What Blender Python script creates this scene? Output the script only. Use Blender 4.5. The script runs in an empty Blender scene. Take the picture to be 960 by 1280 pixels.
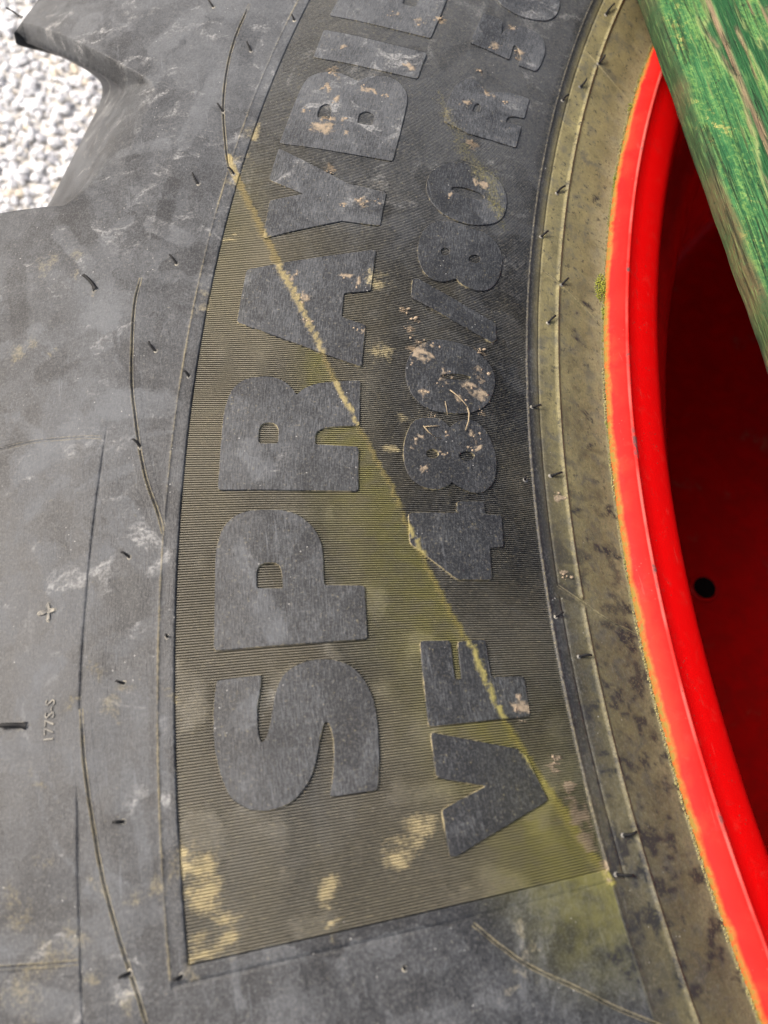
import bpy, bmesh, math, json
import numpy as np
from mathutils import Vector, Matrix

# ------------------------------------------------------------------ camera, sky, sun, exposure
scene = bpy.context.scene
cam_data = bpy.data.cameras.new("camera")
cam = bpy.data.objects.new("camera", cam_data)
scene.collection.objects.link(cam)
R3 = ((0.98319, 0.13404, -0.12401), (-0.17197, 0.90802, -0.38201), (0.06140, 0.39691, 0.91580))
mw = Matrix(R3).to_4x4()
mw.translation = (-0.7785, 0.0, 0.2772)
cam.matrix_world = mw
cam_data.sensor_fit = 'AUTO'
cam_data.sensor_width = 36.0
cam_data.lens = 1013.7 / 1280 * 36
cam_data.clip_start = 0.01
cam_data.clip_end = 400
cam_data.dof.use_dof = True
cam_data.dof.focus_distance = 0.315
cam_data.dof.aperture_fstop = 11.0
scene.camera = cam

SUN_EL, SUN_AZ = math.radians(50), math.radians(296)      # azimuth clockwise from +Y
world = bpy.data.worlds.new("World")
scene.world = world
world.use_nodes = True
wn = world.node_tree.nodes
sky = wn.new("ShaderNodeTexSky")
sky.sky_type = 'NISHITA'
sky.sun_disc = False
sky.sun_elevation = SUN_EL
sky.sun_rotation = SUN_AZ
sky.air_density = 1.0
sky.dust_density = 9.0
sky.ozone_density = 1.0
world.node_tree.links.new(sky.outputs[0], wn["Background"].inputs[0])
wn["Background"].inputs[1].default_value = 0.12
sun_data = bpy.data.lights.new("sun", 'SUN')
sun_data.energy = 1.5
sun_data.angle = math.radians(14)
sun_data.color = (1.0, 0.97, 0.93)
sun = bpy.data.objects.new("sun", sun_data)
scene.collection.objects.link(sun)
sd = Vector((math.sin(SUN_AZ) * math.cos(SUN_EL), math.cos(SUN_AZ) * math.cos(SUN_EL), math.sin(SUN_EL)))
sun.rotation_euler = sd.to_track_quat('Z', 'Y').to_euler()
sun.location = sd * 3
scene.view_settings.view_transform = 'Standard'
scene.view_settings.look = 'None'
scene.view_settings.exposure = 1.0
scene.view_settings.gamma = 1.0

# ------------------------------------------------------------------ data (wheel polar coordinates: 0.1 mm, 0.1 mrad)
DATA = json.loads('''{"letters":{"S":[[[8069,704],[7935,709],[7937,689],[7938,669],[7941,650],[7944,631],[7948,613],[7951,593],[7953,572],[7953,550],[7954,529],[7954,508],[7953,488],[7951,472],[7947,459],[7941,455],[7935,459],[7928,473],[7922,488],[7917,507],[7912,531],[7908,548],[7905,568],[7901,589],[7898,609],[7894,627],[7887,652],[7880,673],[7871,691],[7860,706],[7847,718],[7833,728],[7818,737],[7802,743],[7785,748],[7768,750],[7750,750],[7732,748],[7713,744],[7695,737],[7679,728],[7665,718],[7652,705],[7641,690],[7630,670],[7620,648],[7612,625],[7606,602],[7601,578],[7598,553],[7597,533],[7596,511],[7596,489],[7596,467],[7596,445],[7597,422],[7599,398],[7600,376],[7602,353],[7605,329],[7607,307],[7610,287],[7613,265],[7617,245],[7621,226],[7758,229],[7754,248],[7750,267],[7746,288],[7743,304],[7740,322],[7737,340],[7735,358],[7733,376],[7732,395],[7731,413],[7730,430],[7731,451],[7733,469],[7736,484],[7740,499],[7746,505],[7752,503],[7758,492],[7764,471],[7771,445],[7776,425],[7780,404],[7786,382],[7790,365],[7796,347],[7801,330],[7807,314],[7816,296],[7826,280],[7837,265],[7848,253],[7859,242],[7871,233],[7883,226],[7896,221],[7910,218],[7926,215],[7943,214],[7960,216],[7977,222],[7993,230],[8008,240],[8021,252],[8033,265],[8043,280],[8050,294],[8055,309],[8060,326],[8065,344],[8068,360],[8072,377],[8074,394],[8077,412],[8079,430],[8081,449],[8082,468],[8082,487],[8083,506],[8083,525],[8083,547],[8083,568],[8082,590],[8081,612],[8079,630],[8077,648],[8074,667],[8072,685]]],"P":[[[8077,823],[8076,870],[8075,920],[8074,969],[8074,1015],[8074,1056],[8074,1091],[8074,1120],[8075,1146],[8075,1169],[8074,1191],[8073,1221],[8072,1245],[8069,1268],[8064,1293],[8059,1317],[8051,1338],[8040,1356],[8027,1372],[8013,1385],[7996,1395],[7979,1401],[7960,1406],[7940,1408],[7920,1408],[7900,1407],[7882,1406],[7864,1405],[7847,1401],[7831,1395],[7815,1386],[7800,1375],[7786,1361],[7773,1345],[7761,1328],[7750,1307],[7742,1285],[7735,1262],[7730,1235],[7728,1199],[7727,1176],[7727,1149],[7727,1120],[7727,1090],[7727,1062],[7596,1052],[7599,822]],[[7943,1062],[7944,1086],[7944,1110],[7943,1130],[7939,1151],[7931,1164],[7915,1171],[7898,1172],[7882,1170],[7869,1161],[7862,1142],[7859,1116],[7857,1087],[7856,1056]]],"R":[[[8078,1507],[8078,1558],[8078,1612],[8078,1665],[8079,1714],[8079,1753],[8080,1793],[8080,1814],[8080,1834],[8080,1859],[8078,1883],[8076,1908],[8072,1936],[8067,1966],[8060,1993],[8049,2014],[8036,2032],[8022,2046],[8000,2058],[7977,2064],[7959,2067],[7941,2068],[7924,2067],[7903,2061],[7884,2051],[7865,2033],[7849,2012],[7838,1994],[7829,1977],[7817,1997],[7803,2016],[7783,2031],[7759,2044],[7742,2051],[7723,2056],[7700,2061],[7683,2064],[7665,2067],[7645,2070],[7625,2073],[7605,2075],[7603,1832],[7621,1831],[7639,1829],[7656,1828],[7673,1825],[7692,1822],[7709,1818],[7724,1813],[7739,1804],[7749,1793],[7754,1782],[7756,1769],[7756,1749],[7755,1727],[7604,1719],[7605,1497]],[[7950,1724],[7953,1761],[7953,1794],[7948,1815],[7939,1827],[7921,1832],[7904,1830],[7892,1820],[7884,1801],[7882,1779],[7882,1752],[7882,1726]]],"A":[[[8076,2662],[7596,2873],[7596,2609],[7696,2579],[7694,2434],[7601,2398],[7604,2155],[8077,2360]]],"Y":[[[8071,3458],[7757,3287],[7596,3267],[7596,3036],[7747,3033],[8038,2861],[8049,3102],[7917,3172],[8073,3240]]],"B":[[[8075,3496],[8073,3559],[8071,3626],[8070,3691],[8069,3753],[8068,3805],[8066,3857],[8065,3898],[8063,3930],[8059,3959],[8051,3998],[8036,4024],[8014,4047],[7987,4063],[7966,4070],[7944,4073],[7923,4074],[7894,4066],[7870,4056],[7851,4049],[7834,4043],[7819,4067],[7802,4090],[7778,4109],[7750,4122],[7728,4125],[7705,4124],[7683,4116],[7661,4098],[7641,4073],[7625,4047],[7612,4011],[7605,3963],[7602,3932],[7600,3897],[7599,3854],[7598,3802],[7597,3750],[7596,3690],[7597,3626],[7597,3561],[7598,3500]],[[7957,3714],[7959,3759],[7958,3798],[7944,3821],[7927,3829],[7916,3822],[7908,3799],[7902,3759],[7897,3711]],[[7785,3727],[7787,3766],[7785,3799],[7772,3821],[7755,3832],[7736,3827],[7721,3808],[7717,3772],[7718,3729]]],"I":[[[8064,4166],[7592,4167],[7589,4394],[8070,4397]]],"V":[[[7436,415],[7175,307],[7151,274],[7112,88],[7125,78],[7420,-56],[7442,-56],[7440,115],[7293,178],[7439,239]]],"F":[[[7431,797],[7335,791],[7337,619],[7313,618],[7309,786],[7218,791],[7218,622],[7107,616],[7111,441],[7438,439]]],"four":[[[7434,1393],[7265,1404],[7262,1464],[7167,1473],[7166,1406],[7107,1408],[7111,1243],[7161,1236],[7167,1075],[7285,1074],[7435,1247]]],"eight":[[[7357,1903],[7333,1905],[7310,1901],[7294,1886],[7284,1870],[7278,1863],[7276,1859],[7264,1881],[7249,1900],[7233,1911],[7213,1919],[7194,1920],[7177,1912],[7161,1896],[7147,1877],[7136,1854],[7128,1827],[7121,1798],[7115,1770],[7111,1740],[7110,1707],[7111,1679],[7113,1648],[7117,1618],[7123,1592],[7136,1565],[7151,1542],[7167,1526],[7190,1517],[7214,1520],[7238,1533],[7259,1549],[7270,1558],[7277,1566],[7290,1548],[7305,1534],[7324,1524],[7345,1520],[7367,1524],[7389,1535],[7403,1548],[7416,1564],[7426,1584],[7435,1609],[7441,1639],[7444,1669],[7445,1701],[7444,1734],[7440,1766],[7434,1800],[7426,1832],[7417,1859],[7404,1880],[7391,1891],[7375,1899]],[[7319,1710],[7321,1700],[7327,1690],[7334,1684],[7343,1680],[7352,1681],[7360,1686],[7365,1694],[7367,1704],[7365,1714],[7359,1724],[7352,1731],[7342,1734],[7333,1733],[7326,1728],[7321,1720]],[[7188,1718],[7191,1707],[7198,1697],[7208,1690],[7219,1686],[7231,1686],[7240,1690],[7246,1698],[7248,1708],[7246,1719],[7239,1729],[7229,1736],[7218,1741],[7206,1740],[7197,1736],[7190,1728]]],"zero":[[[7441,2134],[7438,2105],[7433,2078],[7425,2052],[7416,2028],[7404,2005],[7391,1985],[7375,1969],[7356,1957],[7337,1948],[7317,1944],[7296,1945],[7276,1946],[7257,1948],[7238,1951],[7221,1956],[7200,1964],[7179,1979],[7162,1995],[7144,2016],[7129,2044],[7120,2070],[7112,2101],[7106,2134],[7103,2163],[7103,2195],[7106,2224],[7113,2251],[7123,2274],[7135,2295],[7149,2314],[7165,2332],[7182,2348],[7200,2361],[7221,2369],[7243,2373],[7265,2375],[7289,2375],[7313,2373],[7336,2365],[7358,2351],[7379,2332],[7397,2311],[7411,2287],[7423,2261],[7432,2232],[7438,2200],[7441,2166]],[[7195,2173],[7200,2165],[7213,2156],[7233,2149],[7256,2143],[7278,2141],[7297,2141],[7310,2145],[7314,2152],[7309,2160],[7296,2168],[7277,2175],[7255,2181],[7232,2184],[7213,2183],[7200,2180]]],"slash":[[[7439,2725],[7420,2731],[7102,2548],[7098,2448],[7113,2419],[7438,2607]]],"eight2":[[[7373,3144],[7394,3116],[7414,3078],[7422,3048],[7428,3015],[7432,2981],[7433,2945],[7431,2907],[7427,2872],[7419,2839],[7409,2808],[7398,2783],[7378,2757],[7357,2743],[7334,2742],[7312,2750],[7294,2762],[7281,2775],[7273,2782],[7268,2787],[7256,2769],[7240,2754],[7215,2743],[7187,2740],[7162,2747],[7141,2763],[7124,2787],[7110,2822],[7101,2856],[7095,2896],[7091,2935],[7090,2972],[7091,3007],[7096,3039],[7107,3077],[7124,3107],[7140,3126],[7158,3141],[7175,3152],[7201,3157],[7224,3157],[7241,3158],[7255,3159],[7274,3162],[7293,3164],[7313,3164],[7334,3161],[7353,3157]],[[7305,2956],[7305,2945],[7309,2934],[7315,2926],[7322,2921],[7330,2920],[7336,2923],[7341,2931],[7343,2940],[7343,2952],[7339,2962],[7333,2971],[7326,2976],[7318,2977],[7312,2973],[7307,2966]],[[7179,2962],[7180,2949],[7185,2937],[7193,2926],[7202,2920],[7212,2918],[7220,2920],[7226,2928],[7229,2938],[7227,2951],[7223,2963],[7215,2973],[7205,2980],[7196,2983],[7187,2980],[7181,2973]]],"zero2":[[[7369,3582],[7391,3558],[7411,3529],[7427,3491],[7437,3449],[7440,3406],[7438,3363],[7430,3324],[7416,3288],[7404,3264],[7389,3242],[7373,3223],[7349,3204],[7323,3192],[7303,3186],[7282,3181],[7260,3181],[7238,3184],[7215,3192],[7193,3203],[7172,3217],[7151,3234],[7134,3254],[7115,3288],[7104,3327],[7099,3373],[7100,3419],[7102,3455],[7110,3490],[7119,3518],[7131,3547],[7146,3571],[7162,3587],[7181,3599],[7200,3608],[7222,3615],[7245,3618],[7266,3620],[7295,3617],[7322,3609],[7346,3598]],[[7191,3407],[7198,3394],[7215,3381],[7239,3372],[7268,3369],[7296,3371],[7319,3378],[7334,3389],[7339,3403],[7333,3416],[7316,3427],[7292,3435],[7263,3438],[7235,3437],[7212,3431],[7196,3421]]],"Rs":[[[7425,3890],[7428,3934],[7430,3978],[7433,4022],[7434,4062],[7432,4113],[7427,4160],[7421,4200],[7408,4244],[7391,4272],[7369,4291],[7346,4296],[7326,4283],[7309,4261],[7296,4240],[7285,4218],[7268,4236],[7248,4255],[7230,4271],[7208,4287],[7183,4301],[7163,4309],[7140,4314],[7116,4319],[7093,4325],[7094,4144],[7121,4135],[7144,4124],[7159,4106],[7168,4086],[7170,4068],[7170,4051],[7098,4067],[7101,3881],[7316,3853]],[[7324,4033],[7322,4066],[7319,4095],[7312,4111],[7305,4117],[7297,4114],[7290,4101],[7288,4075],[7289,4043]]],"five":[[[7422,4592],[7416,4892],[7321,4885],[7299,4738],[7300,4763],[7296,4794],[7279,4844],[7254,4892],[7233,4909],[7208,4918],[7184,4921],[7160,4919],[7136,4911],[7117,4894],[7099,4846],[7088,4784],[7087,4712],[7090,4646],[7095,4610],[7102,4582],[7185,4566],[7182,4604],[7183,4641],[7195,4682],[7210,4713],[7223,4727],[7233,4715],[7234,4679],[7232,4629],[7231,4579]]],"B2":[[[8075,4524],[8073,4587],[8071,4653],[8070,4719],[8069,4780],[8068,4833],[8066,4885],[8065,4925],[8063,4958],[8059,4986],[8051,5026],[8036,5051],[8014,5074],[7987,5091],[7966,5097],[7944,5100],[7923,5101],[7894,5094],[7870,5083],[7851,5076],[7834,5070],[7819,5095],[7802,5118],[7778,5137],[7750,5149],[7728,5152],[7705,5151],[7683,5143],[7661,5125],[7641,5101],[7625,5074],[7612,5038],[7605,4990],[7602,4959],[7600,4924],[7599,4882],[7598,4829],[7597,4777],[7596,4717],[7597,4653],[7597,4589],[7598,4527]],[[7957,4741],[7959,4787],[7958,4826],[7944,4848],[7927,4856],[7916,4849],[7908,4827],[7902,4786],[7897,4738]],[[7785,4755],[7787,4793],[7785,4826],[7772,4849],[7755,4859],[7736,4854],[7721,4835],[7717,4799],[7718,4757]]],"zero3":[[[7369,5401],[7391,5378],[7411,5348],[7427,5310],[7437,5268],[7440,5225],[7438,5182],[7430,5143],[7416,5107],[7404,5083],[7389,5061],[7373,5042],[7349,5023],[7323,5011],[7303,5005],[7282,5000],[7260,5000],[7238,5004],[7215,5012],[7193,5023],[7172,5037],[7151,5054],[7134,5073],[7115,5108],[7104,5147],[7099,5192],[7100,5238],[7102,5274],[7110,5309],[7119,5337],[7131,5366],[7146,5390],[7162,5407],[7181,5419],[7200,5427],[7222,5434],[7245,5438],[7266,5439],[7295,5436],[7322,5429],[7346,5417]],[[7191,5227],[7198,5213],[7215,5201],[7239,5192],[7268,5188],[7296,5190],[7319,5198],[7334,5209],[7339,5222],[7333,5235],[7316,5246],[7292,5254],[7263,5258],[7235,5256],[7212,5250],[7196,5240]]]},"seams":{"a":[[8463,4515],[8460,4453],[8457,4390],[8455,4329],[8452,4270],[8448,4213],[8443,4160],[8438,4110],[8432,4061],[8425,4013],[8417,3964],[8409,3914],[8400,3864],[8390,3813],[8380,3763],[8369,3712],[8356,3659],[8341,3604],[8326,3549],[8312,3498],[8300,3454],[8287,3407],[8275,3368],[8265,3334],[8255,3306],[8239,3270],[8223,3245]],"b":[[8480,2589],[8479,2557],[8479,2527],[8480,2496],[8479,2464],[8477,2428],[8473,2388],[8469,2346],[8463,2302],[8458,2257],[8452,2214],[8447,2172],[8442,2130],[8436,2089],[8430,2049],[8424,2010],[8417,1973],[8410,1936],[8402,1901],[8395,1867],[8389,1837],[8384,1811],[8379,1790],[8375,1769],[8371,1748],[8365,1723],[8359,1693],[8351,1661],[8343,1628],[8335,1594],[8326,1563],[8316,1532],[8306,1501],[8295,1471],[8285,1443],[8277,1417],[8269,1390],[8263,1366],[8258,1344],[8253,1321]],"cc":[[8484,658],[8482,628],[8480,597],[8478,566],[8476,538],[8474,514],[8472,491],[8471,474],[8469,458],[8466,437],[8464,416],[8461,393],[8458,368],[8455,342],[8451,315],[8447,285],[8443,252],[8438,219],[8434,187],[8430,157],[8426,131],[8422,107],[8419,84],[8415,61],[8410,37],[8405,12],[8400,-14],[8395,-39],[8389,-65],[8384,-89],[8379,-113],[8373,-137],[8368,-160],[8362,-182],[8358,-203],[8353,-221],[8350,-238],[8346,-254],[8343,-269],[8339,-285],[8336,-301],[8333,-318],[8330,-334],[8327,-349],[8324,-363],[8321,-379],[8319,-393],[8316,-407],[8314,-421]],"d":[[7418,-300],[7401,-324],[7385,-350],[7369,-375],[7353,-398],[7337,-420],[7323,-440],[7311,-457],[7298,-472],[7284,-489],[7267,-507],[7248,-527],[7225,-549],[7201,-572],[7178,-595],[7158,-616],[7140,-635],[7124,-653],[7109,-671],[7093,-689],[7077,-706],[7060,-723],[7043,-741],[7025,-758],[7008,-775],[6990,-792],[6973,-809],[6956,-826],[6939,-843],[6922,-860],[6905,-877]],"e":[[8777,-113],[8764,-114],[8752,-115],[8740,-117],[8726,-118],[8710,-120],[8690,-123],[8668,-126],[8645,-129],[8621,-133],[8599,-136],[8578,-139],[8556,-141],[8536,-144],[8515,-147],[8494,-149]],"g":[[8955,1719],[8938,1722],[8921,1724],[8904,1726],[8886,1728],[8866,1732],[8845,1736],[8822,1742],[8797,1748],[8771,1753],[8743,1758],[8712,1761],[8676,1763],[8641,1765],[8607,1766],[8580,1767],[8554,1767],[8536,1766],[8520,1765],[8502,1764]],"h":[[6925,1061],[6908,1045],[6890,1029],[6873,1013],[6855,997],[6837,981],[6819,965],[6802,948],[6784,931],[6764,915],[6742,898],[6718,882],[6690,866],[6661,851],[6631,835],[6602,819]],"i":[[6909,5019],[6889,5007],[6868,4995],[6834,4977],[6803,4962],[6764,4947],[6721,4932],[6677,4918],[6635,4907]],"j":[[6909,3032],[6892,3023],[6877,3016],[6858,3005],[6830,2986],[6797,2963],[6756,2936],[6712,2906],[6665,2876],[6620,2849]]},"hairs":[[9821,4610,9907,4628,10],[8623,4453,8654,4483,10],[8350,4145,8380,4191,10],[8359,3673,8391,3709,10],[8225,3256,8252,3281,10],[8357,3173,8389,3224,10],[8647,2521,8701,2583,16],[8353,2676,8385,2715,10],[8360,2192,8388,2229,10],[8223,2061,8241,2082,10],[8362,1715,8387,1744,10],[8358,1227,8382,1245,10],[8224,894,8224,899,10],[8355,734,8376,742,10],[8651,623,8728,631,17],[8355,253,8381,255,10],[8356,-210,8383,-216,10],[8220,-251,8240,-256,10],[7628,-387,7630,-377,10],[8222,4435,8240,4459,10],[6882,5468,6869,5599,10],[6832,4989,6821,5080,10],[6882,4674,6869,4753,10],[6944,4464,6928,4518,10],[6884,3676,6859,3747,10],[6932,3281,6909,3329,10],[6822,2992,6802,3046,10],[6879,2670,6855,2726,10],[6953,2073,6923,2086,10],[6897,1673,6857,1698,10],[6951,899,6929,918,10],[6891,702,6852,704,10],[6887,-111,6847,-108,10],[6949,-255,6900,-276,10],[6999,1624,7008,1629,10]],"streak":[[8266,3376,40],[8167,3173,49],[8020,2857,44],[7893,2579,42],[7798,2357,27],[7692,2052,17],[7599,1822,17],[7488,1518,17],[7415,1244,19],[7327,941,21],[7264,756,24],[7214,505,26],[7160,327,29],[7107,168,37],[7047,-9,54],[6998,-167,60],[6968,-272,38]],"streak2":[[7501,4137,18],[7412,3913,33],[7274,3665,52],[7185,3559,64],[7114,3258,34]],"mudstrip":[[7069,228,19],[7030,69,36],[7004,-68,41],[6991,-217,35]],"tanblob":[[8146,63,54],[8147,-13,54],[8102,-98,44],[8087,-169,39],[8174,-167,35],[8141,-211,30],[7804,-86,34],[7799,-184,15],[7800,-260,13],[7514,64,61],[7585,-20,51],[8201,100,50],[8192,-247,35],[8416,55,27],[8317,23,36],[8260,36,32],[8498,-84,44],[8576,-113,55],[8664,8,55],[8644,-200,66],[8471,-216,30],[8367,732,30],[8390,662,34],[8365,587,17],[8423,784,20],[8456,802,18],[8614,447,15],[8533,78,14],[8585,166,19],[8651,628,20],[8644,2522,19],[8525,681,25],[8378,-283,34],[8229,2454,30],[8224,2523,24],[7292,-435,23],[7287,-353,28],[7354,-549,21],[8232,670,17],[8207,3555,47],[8218,3355,40],[8220,3192,39],[7580,2684,37],[7539,2252,48],[7458,1901,23],[7486,1725,23],[8873,2665,48],[8765,2706,33],[8728,2615,26],[8606,419,19],[8183,2841,9],[8160,2839,13],[8142,2841,9],[7307,-499,19],[7260,-432,14],[7274,-537,12],[8688,84,28],[8350,1421,16],[8896,2198,39],[8848,2243,29],[8768,2190,19]],"mudblob":[[7926,3661,41],[7889,3648,30],[7901,3717,24],[8007,3761,20],[7899,3855,21],[7960,3950,28],[7846,3723,24],[7945,4085,35],[7819,4000,28],[7774,3985,28],[7710,3990,25],[7822,3621,17],[7840,3368,26],[7698,3180,23],[7672,3153,19],[7628,3193,16],[7767,3129,19],[7460,2510,22],[7441,2416,22],[7398,2337,37],[7375,2256,40],[7411,2276,27],[7331,2330,19],[7303,2110,28],[7282,2163,22],[7190,2115,38],[7159,2197,32],[7151,2063,29],[7236,2032,25],[7371,2040,21],[7179,1836,28],[7196,1765,21],[7306,1711,18],[7395,1777,17],[7374,1625,14],[7160,2347,20],[7337,4382,28],[7347,4089,30],[7268,4229,24],[7195,4198,20],[7304,4636,33],[7189,4657,30],[7267,4867,26],[7698,2687,25],[7654,2645,18],[7629,2370,18],[7849,2529,27],[7822,2400,24],[7886,2653,24],[7221,3493,33],[7288,3787,26],[7345,3346,21],[7413,2472,16],[7418,2203,18],[7341,1918,15],[7284,1816,15],[7161,1979,16],[7053,242,16],[7137,479,27],[7136,451,24],[6866,1565,28],[6890,1115,23],[7669,4630,34],[7590,4709,34],[7805,4637,30],[7647,4240,22],[7951,4285,18]],"darkspot":[[6682,797,44],[6663,748,30],[6774,527,27],[6704,538,21],[6687,1289,27],[6655,1250,24],[6587,1079,27],[6641,978,19],[6749,178,26],[6714,154,17],[6964,-521,38],[6963,-567,32],[7012,-592,26],[6734,-206,19],[6732,-311,23],[6699,1925,21],[6705,2133,21],[6638,1545,20],[6805,-771,36],[6707,-690,26],[6715,1291,30],[6707,1717,20],[6704,1521,20],[6660,843,34],[6689,905,22],[6683,505,21],[6802,555,23],[6691,56,20],[6797,-14,19],[6796,-189,25],[6940,-438,33],[6978,-664,26],[7034,-525,23],[6772,1313,15],[6749,2666,18],[6692,2954,20],[6694,3827,22],[6800,1216,21],[6788,1494,18]],"sickle":0,"film":[[8905,2239,46],[8832,2193,32]],"gup":[[8703,3788],[8752,3850],[8793,3883],[8912,3959],[9178,4134],[9433,4303],[9805,4576]],"glo":[[8690,3742],[8638,3519],[8619,3276],[8650,3119],[8727,3040],[8867,3002],[9184,2993]],"straw":[[[[7277,2075,4],[7253,2048,8],[7232,2015,12],[7214,1982,14]],30,"thin pale straw stalk slanting across the lower half of the raised 0"],[[[7214,1982,10],[7209,1946,14],[7212,1899,14],[7222,1851,8]],42,"short thick tan straw stalk between the raised 0 and the raised 8"],[[[7295,2001,6],[7292,1965,10],[7287,1925,6]],24,"tiny dark straw sliver hanging below the left of the raised 0"],[[[7375,1851,4],[7358,1818,8],[7335,1791,10],[7309,1791,6]],26,"curved pale straw sliver on the left lobe of the raised 8"],[[[7369,1848,4],[7343,1852,8],[7317,1860,4]],26,"straight pale straw sliver at the top left of the raised 8"]],"cushions":[[6622,3134,57,420,"largest bright yellow-green moss cushion where the tyre meets the red rim"],[6602,2959,25,70,"tiny yellow-green moss tuft just below the largest moss cushion"],[6595,819,15,60,"small green moss tuft where a diagonal seam meets the red rim"],[6594,322,14,50,"small moss tuft on the rim edge level with the raised F"],[6617,4857,26,50,"uppermost tiny moss tuft on the rim edge near the green board"]],"filmp":[[[8962,2204,33],[8889,2238,46],[8840,2308,32]],[[8485,1924,64],[8298,1923,57]],[[8404,1424,59],[8284,1211,63]],[[8593,1140,48],[8443,1240,42]],[[8624,766,23],[8589,799,28],[8551,841,20]],[[8457,832,35],[8372,883,45],[8278,935,36]],[[8319,292,19],[8293,55,20]],[[8614,452,10],[8594,339,10],[8551,205,9],[8487,113,7]],[[8709,-63,32],[8510,-93,22]],[[8666,-207,40],[8517,-277,35]],[[8773,4099,61],[8702,4366,69]],[[8736,3349,28],[8559,3416,34]],[[8474,3426,37],[8447,3896,46]],[[8868,2849,38],[8705,2660,33]],[[8495,2905,39],[8343,2821,38]],[[8408,1757,6],[8256,1786,8]],[[8080,-214,11],[8077,-386,11]],[[7786,-315,15],[7784,-451,13]],[[7291,-352,19],[7321,-561,18]],[[7235,-398,10],[7269,-593,9]],[[8233,583,12],[8236,277,14]],[[8833,1883,18],[8689,1725,23]],[[8500,1570,25],[8394,1620,22]],[[9274,3891,67],[9232,4316,78]],[[8670,2800,26],[8598,2922,30]],[[7919,980,51],[7884,878,45]],[[8005,549,39],[7929,629,34]],[[7986,1705,39],[7926,1589,44]],[[7997,1225,26],[7919,1081,31]],[[7423,30,17],[7331,69,12]],[[8707,1445,28],[8612,1576,25]],[[8609,1016,26],[8573,1059,21]]],"filmn":[[[8534,857,15],[8424,935,18],[8288,1009,15]],[[8843,1595,47],[8772,1878,48]],[[8749,2089,55],[8609,2247,55]],[[8264,734,15],[8266,309,16]],[[9001,2629,43],[8898,2279,33]],[[8465,3159,33],[8453,2859,38]],[[8412,334,28],[8391,175,23]],[[8585,633,30],[8555,464,24]],[[8714,1280,28],[8660,1146,32]],[[8411,2022,23],[8506,2268,30]],[[8027,-324,43],[7854,-333,30]],[[7655,-465,48],[7479,-482,45]],[[7123,-406,40],[7195,-496,48]],[[8552,10,23],[8440,-1,18]],[[8409,1122,16],[8332,1132,16]],[[7788,1215,37],[7734,1323,27]],[[7691,534,39],[7683,349,33]],[[7921,1401,21],[7840,1326,26]]]}''')
rng = np.random.RandomState(7)
PIN, POUT, PHI0 = 0.6973, 0.8201, -0.0225      # ribbed panel: inner / outer radius and its end
PR = np.array([.60,.645,.66,.672,.684,.697,.711,.744,.76,.79,.808,.82,.825,.846,.87,.90,.94,.98])
PZ = np.array([-.03,-.008,.0,.0065,.0122,.0168,.0206,.0256,.0264,.0262,.0252,.0243,.0238,.0218,.0185,.012,-.002,-.025])

def pchip(x, y, xq):
    h = np.diff(x); d = np.diff(y) / h; m = np.zeros_like(y)
    for i in range(1, len(x) - 1):
        if d[i-1] * d[i] > 0:
            w1 = 2*h[i] + h[i-1]; w2 = h[i] + 2*h[i-1]
            m[i] = (w1 + w2) / (w1/d[i-1] + w2/d[i])
    m[0] = d[0]; m[-1] = d[-1]
    k = np.clip(np.searchsorted(x, xq) - 1, 0, len(x) - 2); t = (xq - x[k]) / h[k]
    return (2*t**3-3*t**2+1)*y[k] + (t**3-2*t**2+t)*h[k]*m[k] + (-2*t**3+3*t**2)*y[k+1] + (t**3-t**2)*h[k]*m[k+1]

# ------------------------------------------------------------------ numpy noise
_P = rng.rand(256, 256)
def vn(x, y):
    xi = np.floor(x).astype(int); yi = np.floor(y).astype(int)
    fx = x - xi; fy = y - yi
    fx = fx*fx*(3-2*fx); fy = fy*fy*(3-2*fy)
    g = lambda i, j: _P[i & 255, j & 255]
    return (g(xi,yi)*(1-fx)+g(xi+1,yi)*fx)*(1-fy) + (g(xi,yi+1)*(1-fx)+g(xi+1,yi+1)*fx)*fy
def fbm(x, y, o=4):
    s = 0; a = .5; t = 0
    for k in range(o):
        s = s + a*vn(x*2**k + 17.3*k, y*2**k + 9.1*k); t += a; a *= .5
    return s / t
def sm(a, b, x):
    t = np.clip((x - a) / (b - a), 0, 1)
    return t*t*(3-2*t)

def Zf(r):
    return pchip(PR, PZ, np.clip(np.asarray(r, float), .6, .98))
def slope(r):
    return (Zf(r + .0015) - Zf(r - .0015)) / .003
def rough_h(r, a):
    return .0009*(fbm(r*60, a*.8*40, 3)-.5)*sm(.82, .84, r)
def wheel_pt(r, a, h=0.0):
    """point on the sidewall at radius r, angle a, lifted h along the surface normal"""
    r = np.asarray(r, float); a = np.asarray(a, float); h = h + rough_h(r, a)
    s = slope(r); n = np.sqrt(1 + s*s)
    rr = r - h * s / n; z = Zf(r) + h / n
    return np.stack([-rr*np.cos(a), rr*np.sin(a), z + 0*rr], -1)

# ------------------------------------------------------------------ where the dirt lies on the tyre
def to_m(l):
    l = np.array(l, float)*1e-4
    out = l.copy(); out[:, 1] = l[:, 1]*.8
    return out
FILMP = [to_m(l) for l in DATA['filmp']]; FILMN = [to_m(l) for l in DATA['filmn']]
STREAK, STREAK2, MUDSTRIP = to_m(DATA['streak']), to_m(DATA['streak2']), to_m(DATA['mudstrip'])
TANB, MUDB, DARKB = to_m(DATA['tanblob']), to_m(DATA['mudblob']), to_m(DATA['darkspot'])

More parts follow.
